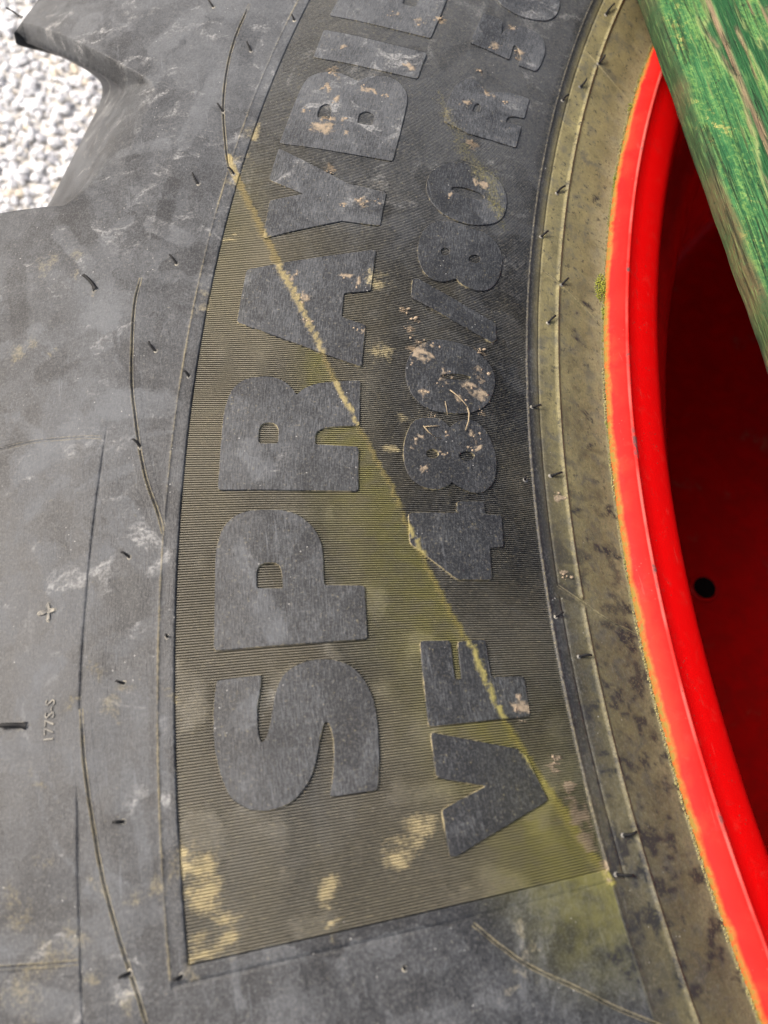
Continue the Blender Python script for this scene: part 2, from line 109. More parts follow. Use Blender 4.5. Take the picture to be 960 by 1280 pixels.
def strip(X, Y, L):
    near = np.full(X.shape, 9.0); best = np.full(X.shape, 9.0); side = np.zeros(X.shape); dd = np.full(X.shape, 9.0)
    for p, q in zip(L[:-1], L[1:]):
        vx, vy = q[0]-p[0], q[1]-p[1]; l2 = vx*vx+vy*vy
        t = np.clip(((X-p[0])*vx + (Y-p[1])*vy)/l2, 0, 1)
        dx, dy = X-p[0]-t*vx, Y-p[1]-t*vy
        d = np.hypot(dx, dy); w = p[2]*(1-t)+q[2]*t
        c = d < near
        side = np.where(c, np.sign(vx*dy-vy*dx), side); dd = np.where(c, d, dd); near = np.where(c, d, near); best = np.minimum(best, d/w)
    return best, dd*side
def blobs(X, Y, L, hard=.6):
    m = np.zeros(X.shape)
    for b in L:
        sel = (np.abs(X-b[0]) < 2*b[2]) & (np.abs(Y-b[1]) < 2*b[2])
        if not sel.any(): continue
        d = np.hypot(X[sel]-b[0], Y[sel]-b[1])/b[2]
        m[sel] = np.maximum(m[sel], 1-sm(hard, 1.35, d))
    return m

def masks(r, a, top=False):
    X = r; Y = a*.8
    wx = (fbm(X*260, Y*260, 3)-.5)*.008; wy = (fbm(X*260+50, Y*260+31, 3)-.5)*.008
    Xw, Yw = X+wx, Y+wy
    d1, s1 = strip(X+.22*wx, Y+.22*wy, STREAK)
    d2, s2 = strip(Xw, Yw, STREAK2)
    d3, s3 = strip(Xw, Yw, MUDSTRIP)
    crisp = np.clip(np.where(s1*SIDE < 0, d1*2.6, d1*1.0), 0, 9)               # sharp on the inner side, fading outwards
    moss = np.clip((.62+.65*fbm(X*190, Y*190, 3))*(1-sm(.15, 1.0, crisp*1.25)) + .4*(1-sm(.1, 1.6, d2)), 0, 1)
    along = sm(.79, .775, X)                                   # below the A the streak bleeds outwards
    moss = np.maximum(moss, (1-sm(.0004, .0014, np.abs(s1)))*(.75+.4*fbm(X*300, Y*300, 2))*(d1 < 8))
    haze = (1-sm(.0, .045, np.abs(s1)))*(s1*SIDE > 0)*along*(X > PIN)*.9*(0. if top else 1.)
    pan = (X > PIN) & (X < POUT) & (a > PHI0)
    low = sm(.10, -.02, a)
    moss2 = np.clip(haze + (.15 if top else .5)*low*sm(.745, .70, X)*pan + .25*sm(.20,.30,a)*sm(.80,.818,X)*pan*sm(.36,.30,a), 0, 1)
    tan = (.62+.38*pan)*blobs(Xw, Yw, TANB, .1)*(.45+.9*fbm(X*420, Y*420, 3))
    lines = np.exp(-((X-.6838)/.0005)**2)*.55+np.exp(-((X-.8252)/.0004)**2)*.6*fbm(X*50, Y*60, 2)*2*(a > -.026)+.6*np.exp(-((X-PIN+.0004)/.0003)**2)*(a > PHI0)
    tan = np.maximum(tan, lines*(not top))
    mud = blobs(Xw, Yw, MUDB, .35)
    mud = np.clip(mud*(.2+1.7*fbm(X*520, Y*520, 3))-.2, 0, 1)
    mud = np.clip(mud + .8*(1-sm(.4, 1.3, d3))*sm(.35, .6, fbm(X*300, Y*300, 3)), 0, 1)
    big = fbm(X*28, Y*14, 4); med = fbm(X*95, Y*70, 4)
    film = np.where(X > POUT, .33+.28*(big-.5)+.26*(med-.5), .30+.2*(big-.5)+.2*(med-.5))
    film = film + .20*sm(.20, .45, a)*(X > .7)
    film = film + .2*sm(.25, .38, a)*pan
    film = np.where(X < PIN, .10, film)
    if top: film = film - .01 - .16*sm(.775, .745, X) - .09*sm(.22, .36, a)*(X > .72) - .06*sm(.22, .36, a)*sm(.775, .745, X)
    for g_, L_ in ((.22, FILMP), (-.18, FILMN)):
        for sg in L_:
            x0_, x1_ = sg[:, 0].min()-.03, sg[:, 0].max()+.03; y0_, y1_ = sg[:, 1].min()-.03, sg[:, 1].max()+.03
            sel = (X > x0_) & (X < x1_) & (Y > y0_) & (Y < y1_)
            if not sel.any(): continue
            d_, _ = strip(X[sel]+.18*wx[sel], Y[sel]+.18*wy[sel], sg)
            film[sel] += g_*(1-sm(.86, 1.04, d_))*(.35+1.2*fbm(X[sel]*150, Y[sel]*150, 2))
    # smears left by boots and straps: slanted bands of lighter and darker film
    for (x0, y0, ang, w, g) in SMEARS:
        u = (Xw-x0)*math.cos(ang)+(Yw-y0)*math.sin(ang); v = -(Xw-x0)*math.sin(ang)+(Yw-y0)*math.cos(ang)
        film = film + g*(1-sm(w*.6, w, np.abs(v)))*(1-sm(.6, 1, np.abs(u)/(w*4)))
    bead = np.clip(sm(PIN-.001, .690, X)*(.35+.65*sm(.02, .35, a)) + sm(.6915, .682, X)*.55 + .45*sm(.06, -.01, a)*(X < PIN), 0, 1)
    bead = np.clip(bead*(.72+.5*(fbm(X*150, Y*90, 3)-.4))*(.75+.35*sm(.0, .40, a)), 0, 1)
    rimedge = np.maximum(.9*sm(.6632, .6618, X+(fbm(X*100, Y*200, 2)-.5)*.0012), (.25+.5*sm(.1, .4, a))*sm(.672, .662, X+(fbm(X*100, Y*200, 2)-.5)*.008))
    dark = np.clip(blobs(Xw, Yw, DARKB, .3)*1.2*sm(.33, .5, fbm(X*700, Y*500, 3)), 0, 1)
    dark = np.maximum(dark, sm(.55, .64, fbm(X*380, Y*300, 4)*.6+fbm(X*120, Y*80, 3)*.4)*sm(.32, .0, a)*(X < PIN)*.95)
    bead = bead*(.62+.38*sm(-.08, .30, a))
    return (moss, np.clip(tan, 0, 1), mud), (np.clip(film, 0, 1), bead, dark), (moss2, rimedge, pan*np.clip((1-.75*sm(.25, .36, a))*1.0*(.45+.45*sm(.775, .81, X)*sm(.05, .18, a)+.35*(1-sm(.0, .035, np.abs(s1)))*(s1*SIDE > 0)-.25*sm(.765, .74, X)*sm(.03, .12, a)+.5*(fbm(X*60, Y*30, 3)-.5)), .08, 1))
SIDE = 1
SMEARS = [(.868,.137,-.6,.006,.25),(.872,.118,.55,.009,-.14),(.845,.072,-.85,.007,-.22),(.853,.066,-.85,.006,.2),(.875,.20,.3,.012,.12),
          (.90,.27,.5,.01,.15),(.86,.04,.2,.006,.12),(.85,.16,1.2,.012,.12),(.84,.20,.1,.008,-.1),(.885,.24,1.0,.007,-.15),(.84,-.005,1.4,.006,.15),(.78,-.03,1.3,.006,-.12),(.73,-.032,.2,.008,-.1)]

# ------------------------------------------------------------------ object helpers
col = scene.collection
def new_obj(name, mesh, mat=None, parent=None):
    o = bpy.data.objects.new(name, mesh)
    col.objects.link(o)
    if parent is not None: o.parent = parent
    if mat is not None and mesh is not None: mesh.materials.append(mat)
    return o
def tag(o, label=None, cat=None, group=None, kind=None):
    if label: o["label"] = label
    if cat: o["category"] = cat
    if group: o["group"] = group
    if kind: o["kind"] = kind
    return o
def mesh_np(name, verts, faces, smooth=True):
    """faces: (n,4) or (n,3) int array"""
    me = bpy.data.meshes.new(name)
    verts = np.asarray(verts, np.float32).reshape(-1, 3); faces = np.asarray(faces, np.int32)
    k = faces.shape[1]; n = len(faces)
    me.vertices.add(len(verts)); me.vertices.foreach_set("co", verts.ravel())
    me.loops.add(n*k); me.loops.foreach_set("vertex_index", faces.ravel())
    me.polygons.add(n); me.polygons.foreach_set("loop_start", np.arange(0, n*k, k, dtype=np.int32))
    me.polygons.foreach_set("loop_total", np.full(n, k, np.int32))
    me.polygons.foreach_set("use_smooth", np.full(n, smooth, bool))
    me.update(calc_edges=True); me.validate()
    return me
def grid_faces(nr, nc, closed=False):
    i, j = np.meshgrid(np.arange(nr-1), np.arange(nc if closed else nc-1), indexing='ij')
    j2 = (j+1) % nc
    return np.stack([i*nc+j, i*nc+j2, (i+1)*nc+j2, (i+1)*nc+j], -1).reshape(-1, 4)
def set_vec(me, name, xyz):
    at = me.attributes.new(name, 'FLOAT_VECTOR', 'POINT')
    at.data.foreach_set("vector", np.stack(xyz, -1).astype(np.float32).ravel())
def put_masks(me, r, a, top=False, wall=None):
    m1, m2, m3 = masks(r, a, top)
    if wall is not None: m1 = (m1[0], np.maximum(m1[1], wall), m1[2])
    set_vec(me, "mk1", m1); set_vec(me, "mk2", m2); set_vec(me, "mk3", m3)
    set_vec(me, "rp", (a*.8, r, 0*r))

# ------------------------------------------------------------------ node helpers
class NT:
    def __init__(s, name):
        s.m = bpy.data.materials.new(name); s.m.use_nodes = True
        s.t = s.m.node_tree; s.n = s.t.nodes
        s.b = s.n["Principled BSDF"]
    def lk(s, a, b): s.t.links.new(a, b)
    def val(s, sock, v):
        if isinstance(v, bpy.types.NodeSocket): s.lk(v, sock)
        elif isinstance(v, (int, float)): sock.default_value = v
        else: sock.default_value = tuple(v) if len(v) == len(sock.default_value) else tuple(v)+(1,)
    def math(s, op, a, b=0, c=None, clamp=False):
        n = s.n.new("ShaderNodeMath"); n.operation = op; n.use_clamp = clamp
        s.val(n.inputs[0], a); s.val(n.inputs[1], b)
        if c is not None: s.val(n.inputs[2], c)
        return n.outputs[0]
    def mix(s, f, a, b):
        n = s.n.new("ShaderNodeMix"); n.data_type = 'RGBA'
        s.val(n.inputs[0], f); s.val(n.inputs[6], a); s.val(n.inputs[7], b)
        return n.outputs[2]
    def noise(s, vec, scale, detail=4, rough=.55, dist=0):
        n = s.n.new("ShaderNodeTexNoise"); s.lk(vec, n.inputs["Vector"])
        n.inputs["Scale"].default_value = scale; n.inputs["Detail"].default_value = detail
        n.inputs["Roughness"].default_value = rough; n.inputs["Distortion"].default_value = dist
        return n.outputs[0]
    def voro(s, vec, scale, feat='F1', rand=1.0):
        n = s.n.new("ShaderNodeTexVoronoi"); n.feature = feat; s.lk(vec, n.inputs["Vector"])
        n.inputs["Scale"].default_value = scale; n.inputs["Randomness"].default_value = rand
        return n.outputs
    def ramp(s, f, lo, hi, a=0., b=1.):
        n = s.n.new("ShaderNodeMapRange"); n.interpolation_type = 'SMOOTHSTEP'
        s.val(n.inputs[0], f); n.inputs[1].default_value = lo; n.inputs[2].default_value = hi
        n.inputs[3].default_value = a; n.inputs[4].default_value = b
        return n.outputs[0]
    def attr(s, name):
        n = s.n.new("ShaderNodeAttribute"); n.attribute_name = name
        return n.outputs["Vector"]
    def sep(s, v):
        n = s.n.new("ShaderNodeSeparateXYZ"); s.lk(v, n.inputs[0]); return n.outputs
    def vscale(s, v, sc):
        n = s.n.new("ShaderNodeVectorMath"); n.operation = 'MULTIPLY'; s.lk(v, n.inputs[0]); n.inputs[1].default_value = sc
        return n.outputs[0]
    def obj(s):
        return s.n.new("ShaderNodeTexCoord").outputs["Object"]
    def bump(s, h, strength, dist):
        n = s.n.new("ShaderNodeBump"); n.inputs["Strength"].default_value = strength; n.inputs["Distance"].default_value = dist
        s.lk(h, n.inputs["Height"]); s.lk(n.outputs[0], s.b.inputs["Normal"])
    def out(s, color=None, rough=None, spec=None):
        if color is not None: s.val(s.b.inputs["Base Color"], color)
        if rough is not None: s.val(s.b.inputs["Roughness"], rough)
        if spec is not None: s.val(s.b.inputs["Specular IOR Level"], spec)
        return s.m

# ------------------------------------------------------------------ materials
def rubber_mat(name, striae=0.0, ribs=False):
    t = NT(name); p = t.obj(); rp = t.attr("rp")
    moss, tan, mud = t.sep(t.attr("mk1")); film, bead, dark = t.sep(t.attr("mk2")); haze, rime, pan = t.sep(t.attr("mk3"))
    nf = t.noise(p, 900, 4, .65); nm = t.noise(p, 170, 5, .6, .4); nb = t.noise(p, 45, 4, .6, .8)
    ns = t.noise(t.vscale(rp, (1, 9, 1)), 260, 3, .6)                       # fine striae along the circumference
    base = t.mix(nm, (.008, .0088, .010), (.018, .0190, .0205))
    ff = t.math('ADD', film, t.math('MULTIPLY', t.math('SUBTRACT', nm, .5), .34))
    ff = t.math('ADD', ff, t.math('MULTIPLY', t.math('SUBTRACT', nf, .5), .40 if striae > 1 else .85))
    wp = t.n.new("ShaderNodeVectorMath"); wp.operation = 'ADD'; t.lk(t.vscale(p, (1, 1.6, 1)), wp.inputs[0])
    nw = t.n.new("ShaderNodeTexNoise"); t.lk(p, nw.inputs["Vector"]); nw.inputs["Scale"].default_value = 30; nw.inputs["Detail"].default_value = 5
    t.lk(t.vscale(nw.outputs[1], (.045, .045, .045)), wp.inputs[1])
    cell = t.sep(t.voro(wp.outputs[0], 26)[1])[0]
    cell2 = t.sep(t.voro(t.vscale(wp.outputs[0], (1.7, .5, 1)), 60)[1])[1]
    ff = t.math('ADD', ff, t.math('MULTIPLY', t.math('SUBTRACT', cell, .5), .10 if striae > 1 else .24))
    ff = t.math('ADD', ff, t.math('MULTIPLY', t.math('SUBTRACT', cell2, .5), .20))
    for (ang_, sc_, amt) in ((.5, 70, .34), (-.9, 95, .30), (1.3, 60, .26)):
        mp = t.n.new("ShaderNodeMapping"); mp.inputs["Rotation"].default_value = (0, 0, ang_); mp.inputs["Scale"].default_value = (1, .045, 1); t.lk(p, mp.inputs["Vector"])
        sn = t.noise(mp.outputs[0], sc_*9, 2, .5)
        ff = t.math('ADD', ff, t.math('MULTIPLY', t.math('MULTIPLY', t.ramp(sn, .66, .74), t.ramp(t.noise(p, sc_*.7, 2), .48, .62)), amt))
    scr = t.noise(t.vscale(wp.outputs[0], (4, .5, 1)), 120, 3, .6, 1.5)
    ff = t.math('ADD', ff, t.math('MULTIPLY', t.ramp(scr, .60, .70), .22))
    ff = t.math('ADD', ff, t.math('MULTIPLY', t.math('SUBTRACT', nb, .5), .12))
    if striae: ff = t.math('ADD', ff, t.math('MULTIPLY', t.math('SUBTRACT', ns, .5), striae))
    ff = t.ramp(ff, .02, 1.0, .0, 1.0)
    c = t.mix(ff, base, (.098, .104, .110))
    c = t.mix(t.math('MULTIPLY', t.ramp(t.noise(p, 1500, 2, .6), .45, .7), .35), c, t.mix(.5, c, (.19, .19, .185)))
    # small white specks of lime dust
    sp = t.voro(p, 330)
    speck = t.math('MULTIPLY', t.ramp(sp[0], .10, .04), t.ramp(t.noise(p, 60, 2), .52, .62))
    c = t.mix(t.math('MULTIPLY', speck, .6), c, (.5, .49, .46))
    wipe = t.math('MULTIPLY', t.ramp(t.noise(wp.outputs[0], 38, 5, .7, 1.2), .55, .70), t.ramp(film, .3, .5))
    c = t.mix(t.math('MULTIPLY', wipe, t.ramp(nf, .35, .65, .1, .75)), c, (.31, .31, .30))
    dust_t = (.31, .27, .17)
    if ribs:
        c = t.mix(t.math('MULTIPLY', t.math('ADD', pan, t.math('MULTIPLY', t.math('SUBTRACT', nf, .5), .8)), .9, clamp=True), c, (.19, .17, .115))
    hz = t.math('MULTIPLY', haze, t.ramp(nm, .25, .65, .35, 1.0))
    c = t.mix(t.math('MULTIPLY', hz, .75), c, (.16, .15, .035))
    # bead area: dried algae and clay, dark pits where it has flaked off
    bn = t.math('MULTIPLY', bead, t.ramp(t.math('ADD', t.math('MULTIPLY', nm, .6), t.math('MULTIPLY', nf, .4)), .3, .6, .5, 1.0))
    bc = t.mix(nb, (.18, .155, .07), (.33, .285, .125))
    bc = t.mix(t.ramp(nm, .45, .7), bc, (.13, .12, .075))
    c = t.mix(bn, c, bc)
    c = t.mix(t.math('MULTIPLY', rime, t.ramp(nf, .3, .6, .4, .9)), c, (.36, .33, .19))
    flake = t.math('MULTIPLY', dark, t.ramp(nf, .35, .5))
    pits = t.math('MULTIPLY', bead, t.ramp(t.noise(t.vscale(p, (1, 1, 1)), 420, 3, .7), .59, .66))
    c = t.mix(t.math('MAXIMUM', flake, t.math('MULTIPLY', pits, .8)), c, (.022, .022, .022))
    tn = t.ramp(t.math('ADD', tan, t.math('MULTIPLY', t.math('SUBTRACT', nf, .5), 1.9)), .12, 1.0)
    c = t.mix(t.math('MULTIPLY', tn, t.math('ADD', .26, t.math('MULTIPLY', t.ramp(pan, 0, .1), .5))), c, (.46, .39, .22))
    mn = t.ramp(t.math('ADD', moss, t.math('MULTIPLY', t.math('SUBTRACT', nf, .5), 1.3)), .15, 1.0)
    mc = t.mix(t.ramp(t.sep(rp)[1], .70, .78), t.mix(nf, (.11, .105, .02), (.33, .29, .085)), t.mix(nf, (.13, .11, .04), (.36, .29, .15)))
    c = t.mix(t.math('MULTIPLY', mn, .9), c, mc)
    un = t.ramp(t.math('ADD', mud, t.math('MULTIPLY', t.math('SUBTRACT', nf, .5), 1.2)), .25, .95)
    c = t.mix(t.math('MULTIPLY', un, .9), c, t.mix(nm, (.18, .14, .09), (.38, .30, .21)))
    dirt = t.math('MAXIMUM', t.math('MAXIMUM', tn, mn), t.math('MAXIMUM', un, bn))
    c = c
    rough = t.math('ADD', t.math('MULTIPLY', dirt, .35), t.ramp(ff, 0, 1, .46, .66))
    h = t.math('ADD', t.math('MULTIPLY', nf, .5), t.math('MULTIPLY', un, 1.2))
    h = t.math('ADD', h, t.math('MULTIPLY', mn, .6))
    if striae: h = t.math('ADD', h, t.math('MULTIPLY', ns, .5))
    t.bump(h, .5, .0004)
    return t.out(c, rough, .30)

M_TYRE = rubber_mat("dusty_rubber", .35)
M_LETTER = rubber_mat("raised_letter_rubber", 1.5)
M_RIB = rubber_mat("ribbed_rubber", 0, True)

def hair_mat():
    t = NT("vent_hair_rubber"); n = t.noise(t.obj(), 800, 2)
    return t.out(t.mix(n, (.006, .006, .006), (.018, .018, .018)), .6, .2)
M_HAIR = hair_mat()

def seam_mat():
    t = NT("seam_dust"); p = t.obj(); n = t.noise(p, 260, 4, .7); nb = t.noise(p, 40, 3)
    c = t.mix(t.ramp(n, .30, .75), (.11, .108, .10), (.36, .33, .26))
    c = t.mix(t.ramp(nb, .42, .65, 0, .5), c, (.12, .12, .12))
    return t.out(c, .75, .3)
M_SEAM = seam_mat()

def red_mat():
    t = NT("red_rim_paint"); p = t.obj()
    x, y, z = t.sep(p)
    rr = t.math('SQRT', t.math('ADD', t.math('MULTIPLY', x, x), t.math('MULTIPLY', y, y)))
    n = t.noise(p, 70, 4, .6, .5); nf = t.noise(p, 500, 4, .6); nb = t.noise(p, 22, 3)
    c = t.mix(nb, (.70, .002, .002), (.62, .002, .003))
    # chalky, bleached paint on the outer curl; algae and clay creeping in from the tyre
    worn = t.ramp(t.math('ADD', rr, t.math('MULTIPLY', t.math('SUBTRACT', n, .5), .0016)), .6508, .6530)
    c = t.mix(t.math('MULTIPLY', worn, t.ramp(n, .3, .7, .3, .6)), c, (.46, .022, .015))
    oran = t.math('MULTIPLY', t.ramp(t.math('ADD', rr, t.math('MULTIPLY', t.math('SUBTRACT', n, .5), .006)), .6540, .6600), t.ramp(t.math('ADD', t.math('MULTIPLY', nb, .6), t.math('MULTIPLY', n, .4)), .48, .58))
    c = t.mix(t.math('MULTIPLY', oran, .16), c, (.34, .10, .03))
    alg = t.math('MULTIPLY', t.ramp(t.math('ADD', rr, t.math('MULTIPLY', t.math('SUBTRACT', n, .5), .003)), .6590, .6606), t.ramp(nf, .3, .6, .5, 1))
    c = t.mix(t.math('MULTIPLY', alg, .85), c, (.17, .17, .035))
    crest = t.ramp(t.math('ABSOLUTE', t.math('SUBTRACT', rr, .6527)), .0009, .0002)
    c = t.mix(t.math('MULTIPLY', crest, t.ramp(t.noise(p, 45, 3), .35, .65, .15, .7)), c, (.50, .16, .13))
    c = t.mix(t.math('MULTIPLY', t.ramp(t.math('ABSOLUTE', t.math('SUBTRACT', rr, .6522)), .0016, .0004), t.ramp(t.noise(p, 60, 4, .65), .57, .66)), c, (.16, .07, .065))
    scuff = t.math('MULTIPLY', t.ramp(t.noise(p, 120, 4, .7, 1), .58, .66), t.ramp(rr, .640, .652, .25, 1))
    c = t.mix(t.math('MULTIPLY', scuff, .25), c, (.16, .03, .025))
    inner = t.ramp(z, -.02, -.05)  # deeper red below the flange: recess shade mixed into the paint, plus grime
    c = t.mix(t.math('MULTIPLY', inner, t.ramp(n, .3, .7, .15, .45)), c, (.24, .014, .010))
    fl = t.ramp(rr, .632, .638)
    scr = t.n.new("ShaderNodeMapping"); scr.inputs["Rotation"].default_value = (0, 0, .4); scr.inputs["Scale"].default_value = (1, .06, 1); t.lk(p, scr.inputs["Vector"])
    c = t.mix(t.math('MULTIPLY', t.math('MULTIPLY', t.ramp(t.noise(scr.outputs[0], 700, 2), .66, .70), t.ramp(t.noise(p, 60, 2), .54, .62)), .15), c, (.55, .12, .09))
    c = t.mix(t.math('MULTIPLY', t.math('MULTIPLY', t.ramp(t.voro(p, 420)[0], .16, .08), t.ramp(t.noise(p, 50, 2), .50, .60)), .7), c, (.14, .05, .035))
    c = t.mix(t.math('MULTIPLY', t.math('MULTIPLY', fl, t.ramp(t.noise(p, 150, 5, .7, .6), .55, .75)), .07), c, (.40, .16, .11))
    # dust and bare patches down on the disc
    dd = t.math('MULTIPLY', t.ramp(z, -.06, -.10), t.ramp(t.noise(p, 30, 4, .6), .60, .72))
    c = t.mix(t.math('MULTIPLY', dd, .35), c, (.25, .20, .13))
    t.bump(t.math('ADD', t.math('MULTIPLY', nf, .4), n), .15, .0005)
    return t.out(c, t.math('ADD', t.ramp(worn, 0, 1, .40, .62), t.math('MULTIPLY', t.math('SUBTRACT', n, .5), .25)), .14)
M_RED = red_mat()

def board_mat():
    t = NT("weathered_green_paint"); p = t.obj()
    x, y, z = t.sep(p)                                    # x across the plank, y along the grain
    g = t.noise(t.vscale(p, (1, .07, 1)), 330, 4, .6, .6)
    g2 = t.noise(t.vscale(p, (1, .12, 1)), 95, 4, .6, .5)
    n = t.noise(p, 40, 5, .62, .4); nf = t.noise(p, 520, 4, .7)
    nb = t.noise(p, 14, 3)
    peel, edge, flake = t.sep(t.attr("bd"))
    old = t.mix(t.ramp(t.math('ADD', t.math('MULTIPLY', n, .5), t.math('MULTIPLY', g, .5)), .38, .60), (.015, .085, .03), (.045, .155, .05))
    old = t.mix(t.ramp(t.math('ADD', t.math('MULTIPLY', nf, .55), t.math('MULTIPLY', g2, .45)), .46, .60, 0, .85), old, (.12, .235, .06))
    old = t.mix(t.math('MULTIPLY', t.ramp(g, .58, .68), .5), old, (.17, .16, .06))
    old = t.mix(t.math('MULTIPLY', t.ramp(t.math('ADD', n, t.math('MULTIPLY', t.math('SUBTRACT', nf, .5), .5)), .58, .70), t.ramp(x, .020, .006, .2, .95)), old, (.36, .33, .10))
    fresh = t.mix(n, (.008, .055, .014), (.02, .10, .028))
    c = t.mix(peel, old, fresh)
    lift = t.math('MULTIPLY', t.math('MULTIPLY', peel, t.math('SUBTRACT', 1, peel)), 3.2, clamp=True)
    c = t.mix(lift, c, (.19, .24, .085))
    wood = t.mix(g, (.10, .065, .035), (.30, .22, .13))
    c = t.mix(flake, c, wood)
    moss = t.mix(t.math('ADD', t.math('MULTIPLY', n, .5), t.math('MULTIPLY', nf, .5)), (.008, .022, .009), (.045, .07, .028))
    moss = t.mix(t.ramp(t.math('SUBTRACT', nb, t.math('MULTIPLY', y, .8)), .27, .40), moss, (.085, .058, .03))
    c = t.mix(t.math('MULTIPLY', edge, t.ramp(nf, .25, .55, .6, 1)), c, moss)
    ck = t.noise(t.vscale(p, (1, .03, 1)), 210, 3, .55, .3)
    crack = t.math('MULTIPLY', t.ramp(t.math('ABSOLUTE', t.math('SUBTRACT', ck, .5)), .022, .006), t.ramp(t.noise(p, 26, 2), .42, .56))
    fib = t.noise(t.vscale(p, (1, .05, 1)), 1100, 2, .6)
    c = t.mix(t.math('MULTIPLY', t.ramp(fib, .54, .70), .4), c, (.16, .28, .09))
    c = t.mix(t.math('MULTIPLY', t.ramp(fib, .48, .34), .55), c, (.012, .03, .012))
    c = t.mix(t.math('MULTIPLY', crack, .6), c, (.018, .016, .01))
    pit = t.math('MULTIPLY', t.ramp(t.noise(p, 300, 3, .7), .64, .70), .8)
    c = t.mix(pit, c, (.02, .03, .015))
    h = t.math('ADD', t.math('MULTIPLY', g, .7), t.math('MULTIPLY', nf, .5))
    h = t.math('SUBTRACT', t.math('ADD', h, t.math('MULTIPLY', fib, .6)), t.math('MULTIPLY', crack, 1.2))
    t.bump(h, .8, .0014)
    return t.out(c, t.ramp(peel, 0, 1, .85, .55), .22)
M_BOARD = board_mat()

def gravel_mat():
    t = NT("pale_gravel"); p = t.obj()
    rnd = t.sep(t.attr("tint"))
    n = t.noise(p, 160, 4, .6)
    c = t.mix(rnd[0], (.52, .53, .55), (.82, .83, .84))
    c = t.mix(t.ramp(rnd[1], .86, .97), c, (.62, .54, .42))
    c = t.mix(t.ramp(rnd[2], .88, .97), c, (.25, .26, .29))
    c = t.mix(t.math('MULTIPLY', n, .3), c, (.5, .48, .44))
    return t.out(c, .85, .3)
M_GRAVEL = gravel_mat()
def ground_mat():
    t = NT("sandy_ground"); p = t.obj()
    v = t.voro(p, 70)
    n = t.noise(p, 30, 5)
    c = t.mix(n, (.45, .42, .36), (.66, .64, .6))
    c = t.mix(t.ramp(v[0], .2, .6), t.mix(t.sep(v[1])[0], (.5, .5, .5), (.75, .74, .7)), c)
    t.bump(t.math('SUBTRACT', 1, v[0]), .6, .01)
    return t.out(c, .9, .2)
M_GROUND = ground_mat()

# ------------------------------------------------------------------ ground
GZ = -0.458
me = mesh_np("ground", [(-60,-60,GZ),(60,-60,GZ),(60,60,GZ),(-60,60,GZ)], [(0,1,2,3)], False)
tag(new_obj("ground", me, M_GROUND), kind="structure")

# ------------------------------------------------------------------ the wheel
wheel = bpy.data.objects.new("tractor_wheel", None); col.objects.link(wheel)
tag(wheel, "big dusty black tractor tyre with raised lettering, mounted on a red steel rim", "tractor wheel")

# rows of the tyre profile (lug line L, groove line G), from the bead outwards, over the tread, to the far bead
def refine(base, centres, d):
    extra = np.concatenate([c + np.array(d) for c in centres])
    a = np.sort(np.concatenate([base, extra])); keep = [a[0]]
    for v in a[1:]:
        if v-keep[-1] > 1.1e-4: keep.append(v)
    return np.array(keep)
r_in = np.arange(.6535, .915, .00095)
r_in = refine(r_in, [PIN, POUT], (-.0005, -.00015, .00015, .0005))
r_in = refine(r_in, [.6920, .8252, .8488], (-.0008, -.0004, -.0002, 0., .0002, .0004, .0008))
r_in = refine(r_in, [.6838], np.linspace(-.0016, .0016, 13))
r_mid = np.arange(.9155, .9801, .0009)
rl = np.concatenate([r_in, r_mid]); zl = Zf(rl)
nL = len(rl)
# tread face and the far side
tread_r = np.array([.9835, .986, .988, .989, .9895, .9895, .989, .986, .978]); tread_z = np.array([-.029, -.036, -.05, -.08, -.15, -.29, -.37, -.40, -.415])
treadg_r = np.linspace(.975, .95, 9)
rb = np.array([.96, .92, .88, .84, .80, .76, .72, .69, .66]); zb = -.43 - Zf(rb)
R_L = np.concatenate([rl, tread_r, rb]); Z_L = np.concatenate([zl, tread_z, zb])
cols = np.concatenate([np.arange(-.150, .300, .00120), np.arange(.300, .370, .0009), np.arange(.370, .480, .0005), np.arange(.480, .640, .0012)])
cols = refine(cols, [PHI0, PHI0-.0052], (-.0008, -.0003, 0., .0003, .0008))
coarse = np.arange(cols[-1]+.02, cols[0]+2*math.pi-.01, .03)
cols = np.concatenate([cols, coarse]); nC = len(cols)
aa = np.where(cols > math.pi, cols-2*math.pi, cols)
RR = np.repeat(R_L[:, None], nC, 1); ZZ = np.repeat(Z_L[:, None], nC, 1); AA = np.repeat(aa[None, :], len(R_L), 0)
# relief of the sidewall: recessed panel, grooves and bead ridges
inpan = sm(PIN-.0002, PIN+.0002, RR)*(1-sm(POUT-.0002, POUT+.0002, RR))*sm(PHI0-.0003, PHI0+.0003, AA)
relief = -.0018*inpan
ga = lambda c, s: np.exp(-((RR-c)/s)**2)
panel_on = sm(-.030, -.026, AA)
relief += .0009*ga(.6838, .0006) + .00030*ga(PIN-.0004, .0003) - .0004*ga(.6920, .00035)*panel_on + .00022*ga(.8252, .0004)*panel_on - .0004*ga(.8488, .0003)*sm(.19, .16, AA)
relief += (-.0003*np.exp(-((AA-(PHI0-.0052))/.0005)**2))*((RR > .692) & (RR < .8252))
relief += rough_h(RR, AA)
for pts in DATA['seams'].values():                              # room for the mould seams
    dS, _ = strip(RR, AA*.8, np.array([(p[0]*1e-4, p[1]*.8e-4, 1.) for p in pts[1:-1]]))
    relief -= .0016*(1-sm(.0006, .0013, dS))
relief[nL:] = 0
sl = slope(np.clip(R_L, .6, .979)); sl[nL:] = 0; nn = np.sqrt(1+sl*sl)
RR = RR - relief*(sl/nn)[:, None]; ZZ = ZZ + relief/nn[:, None]
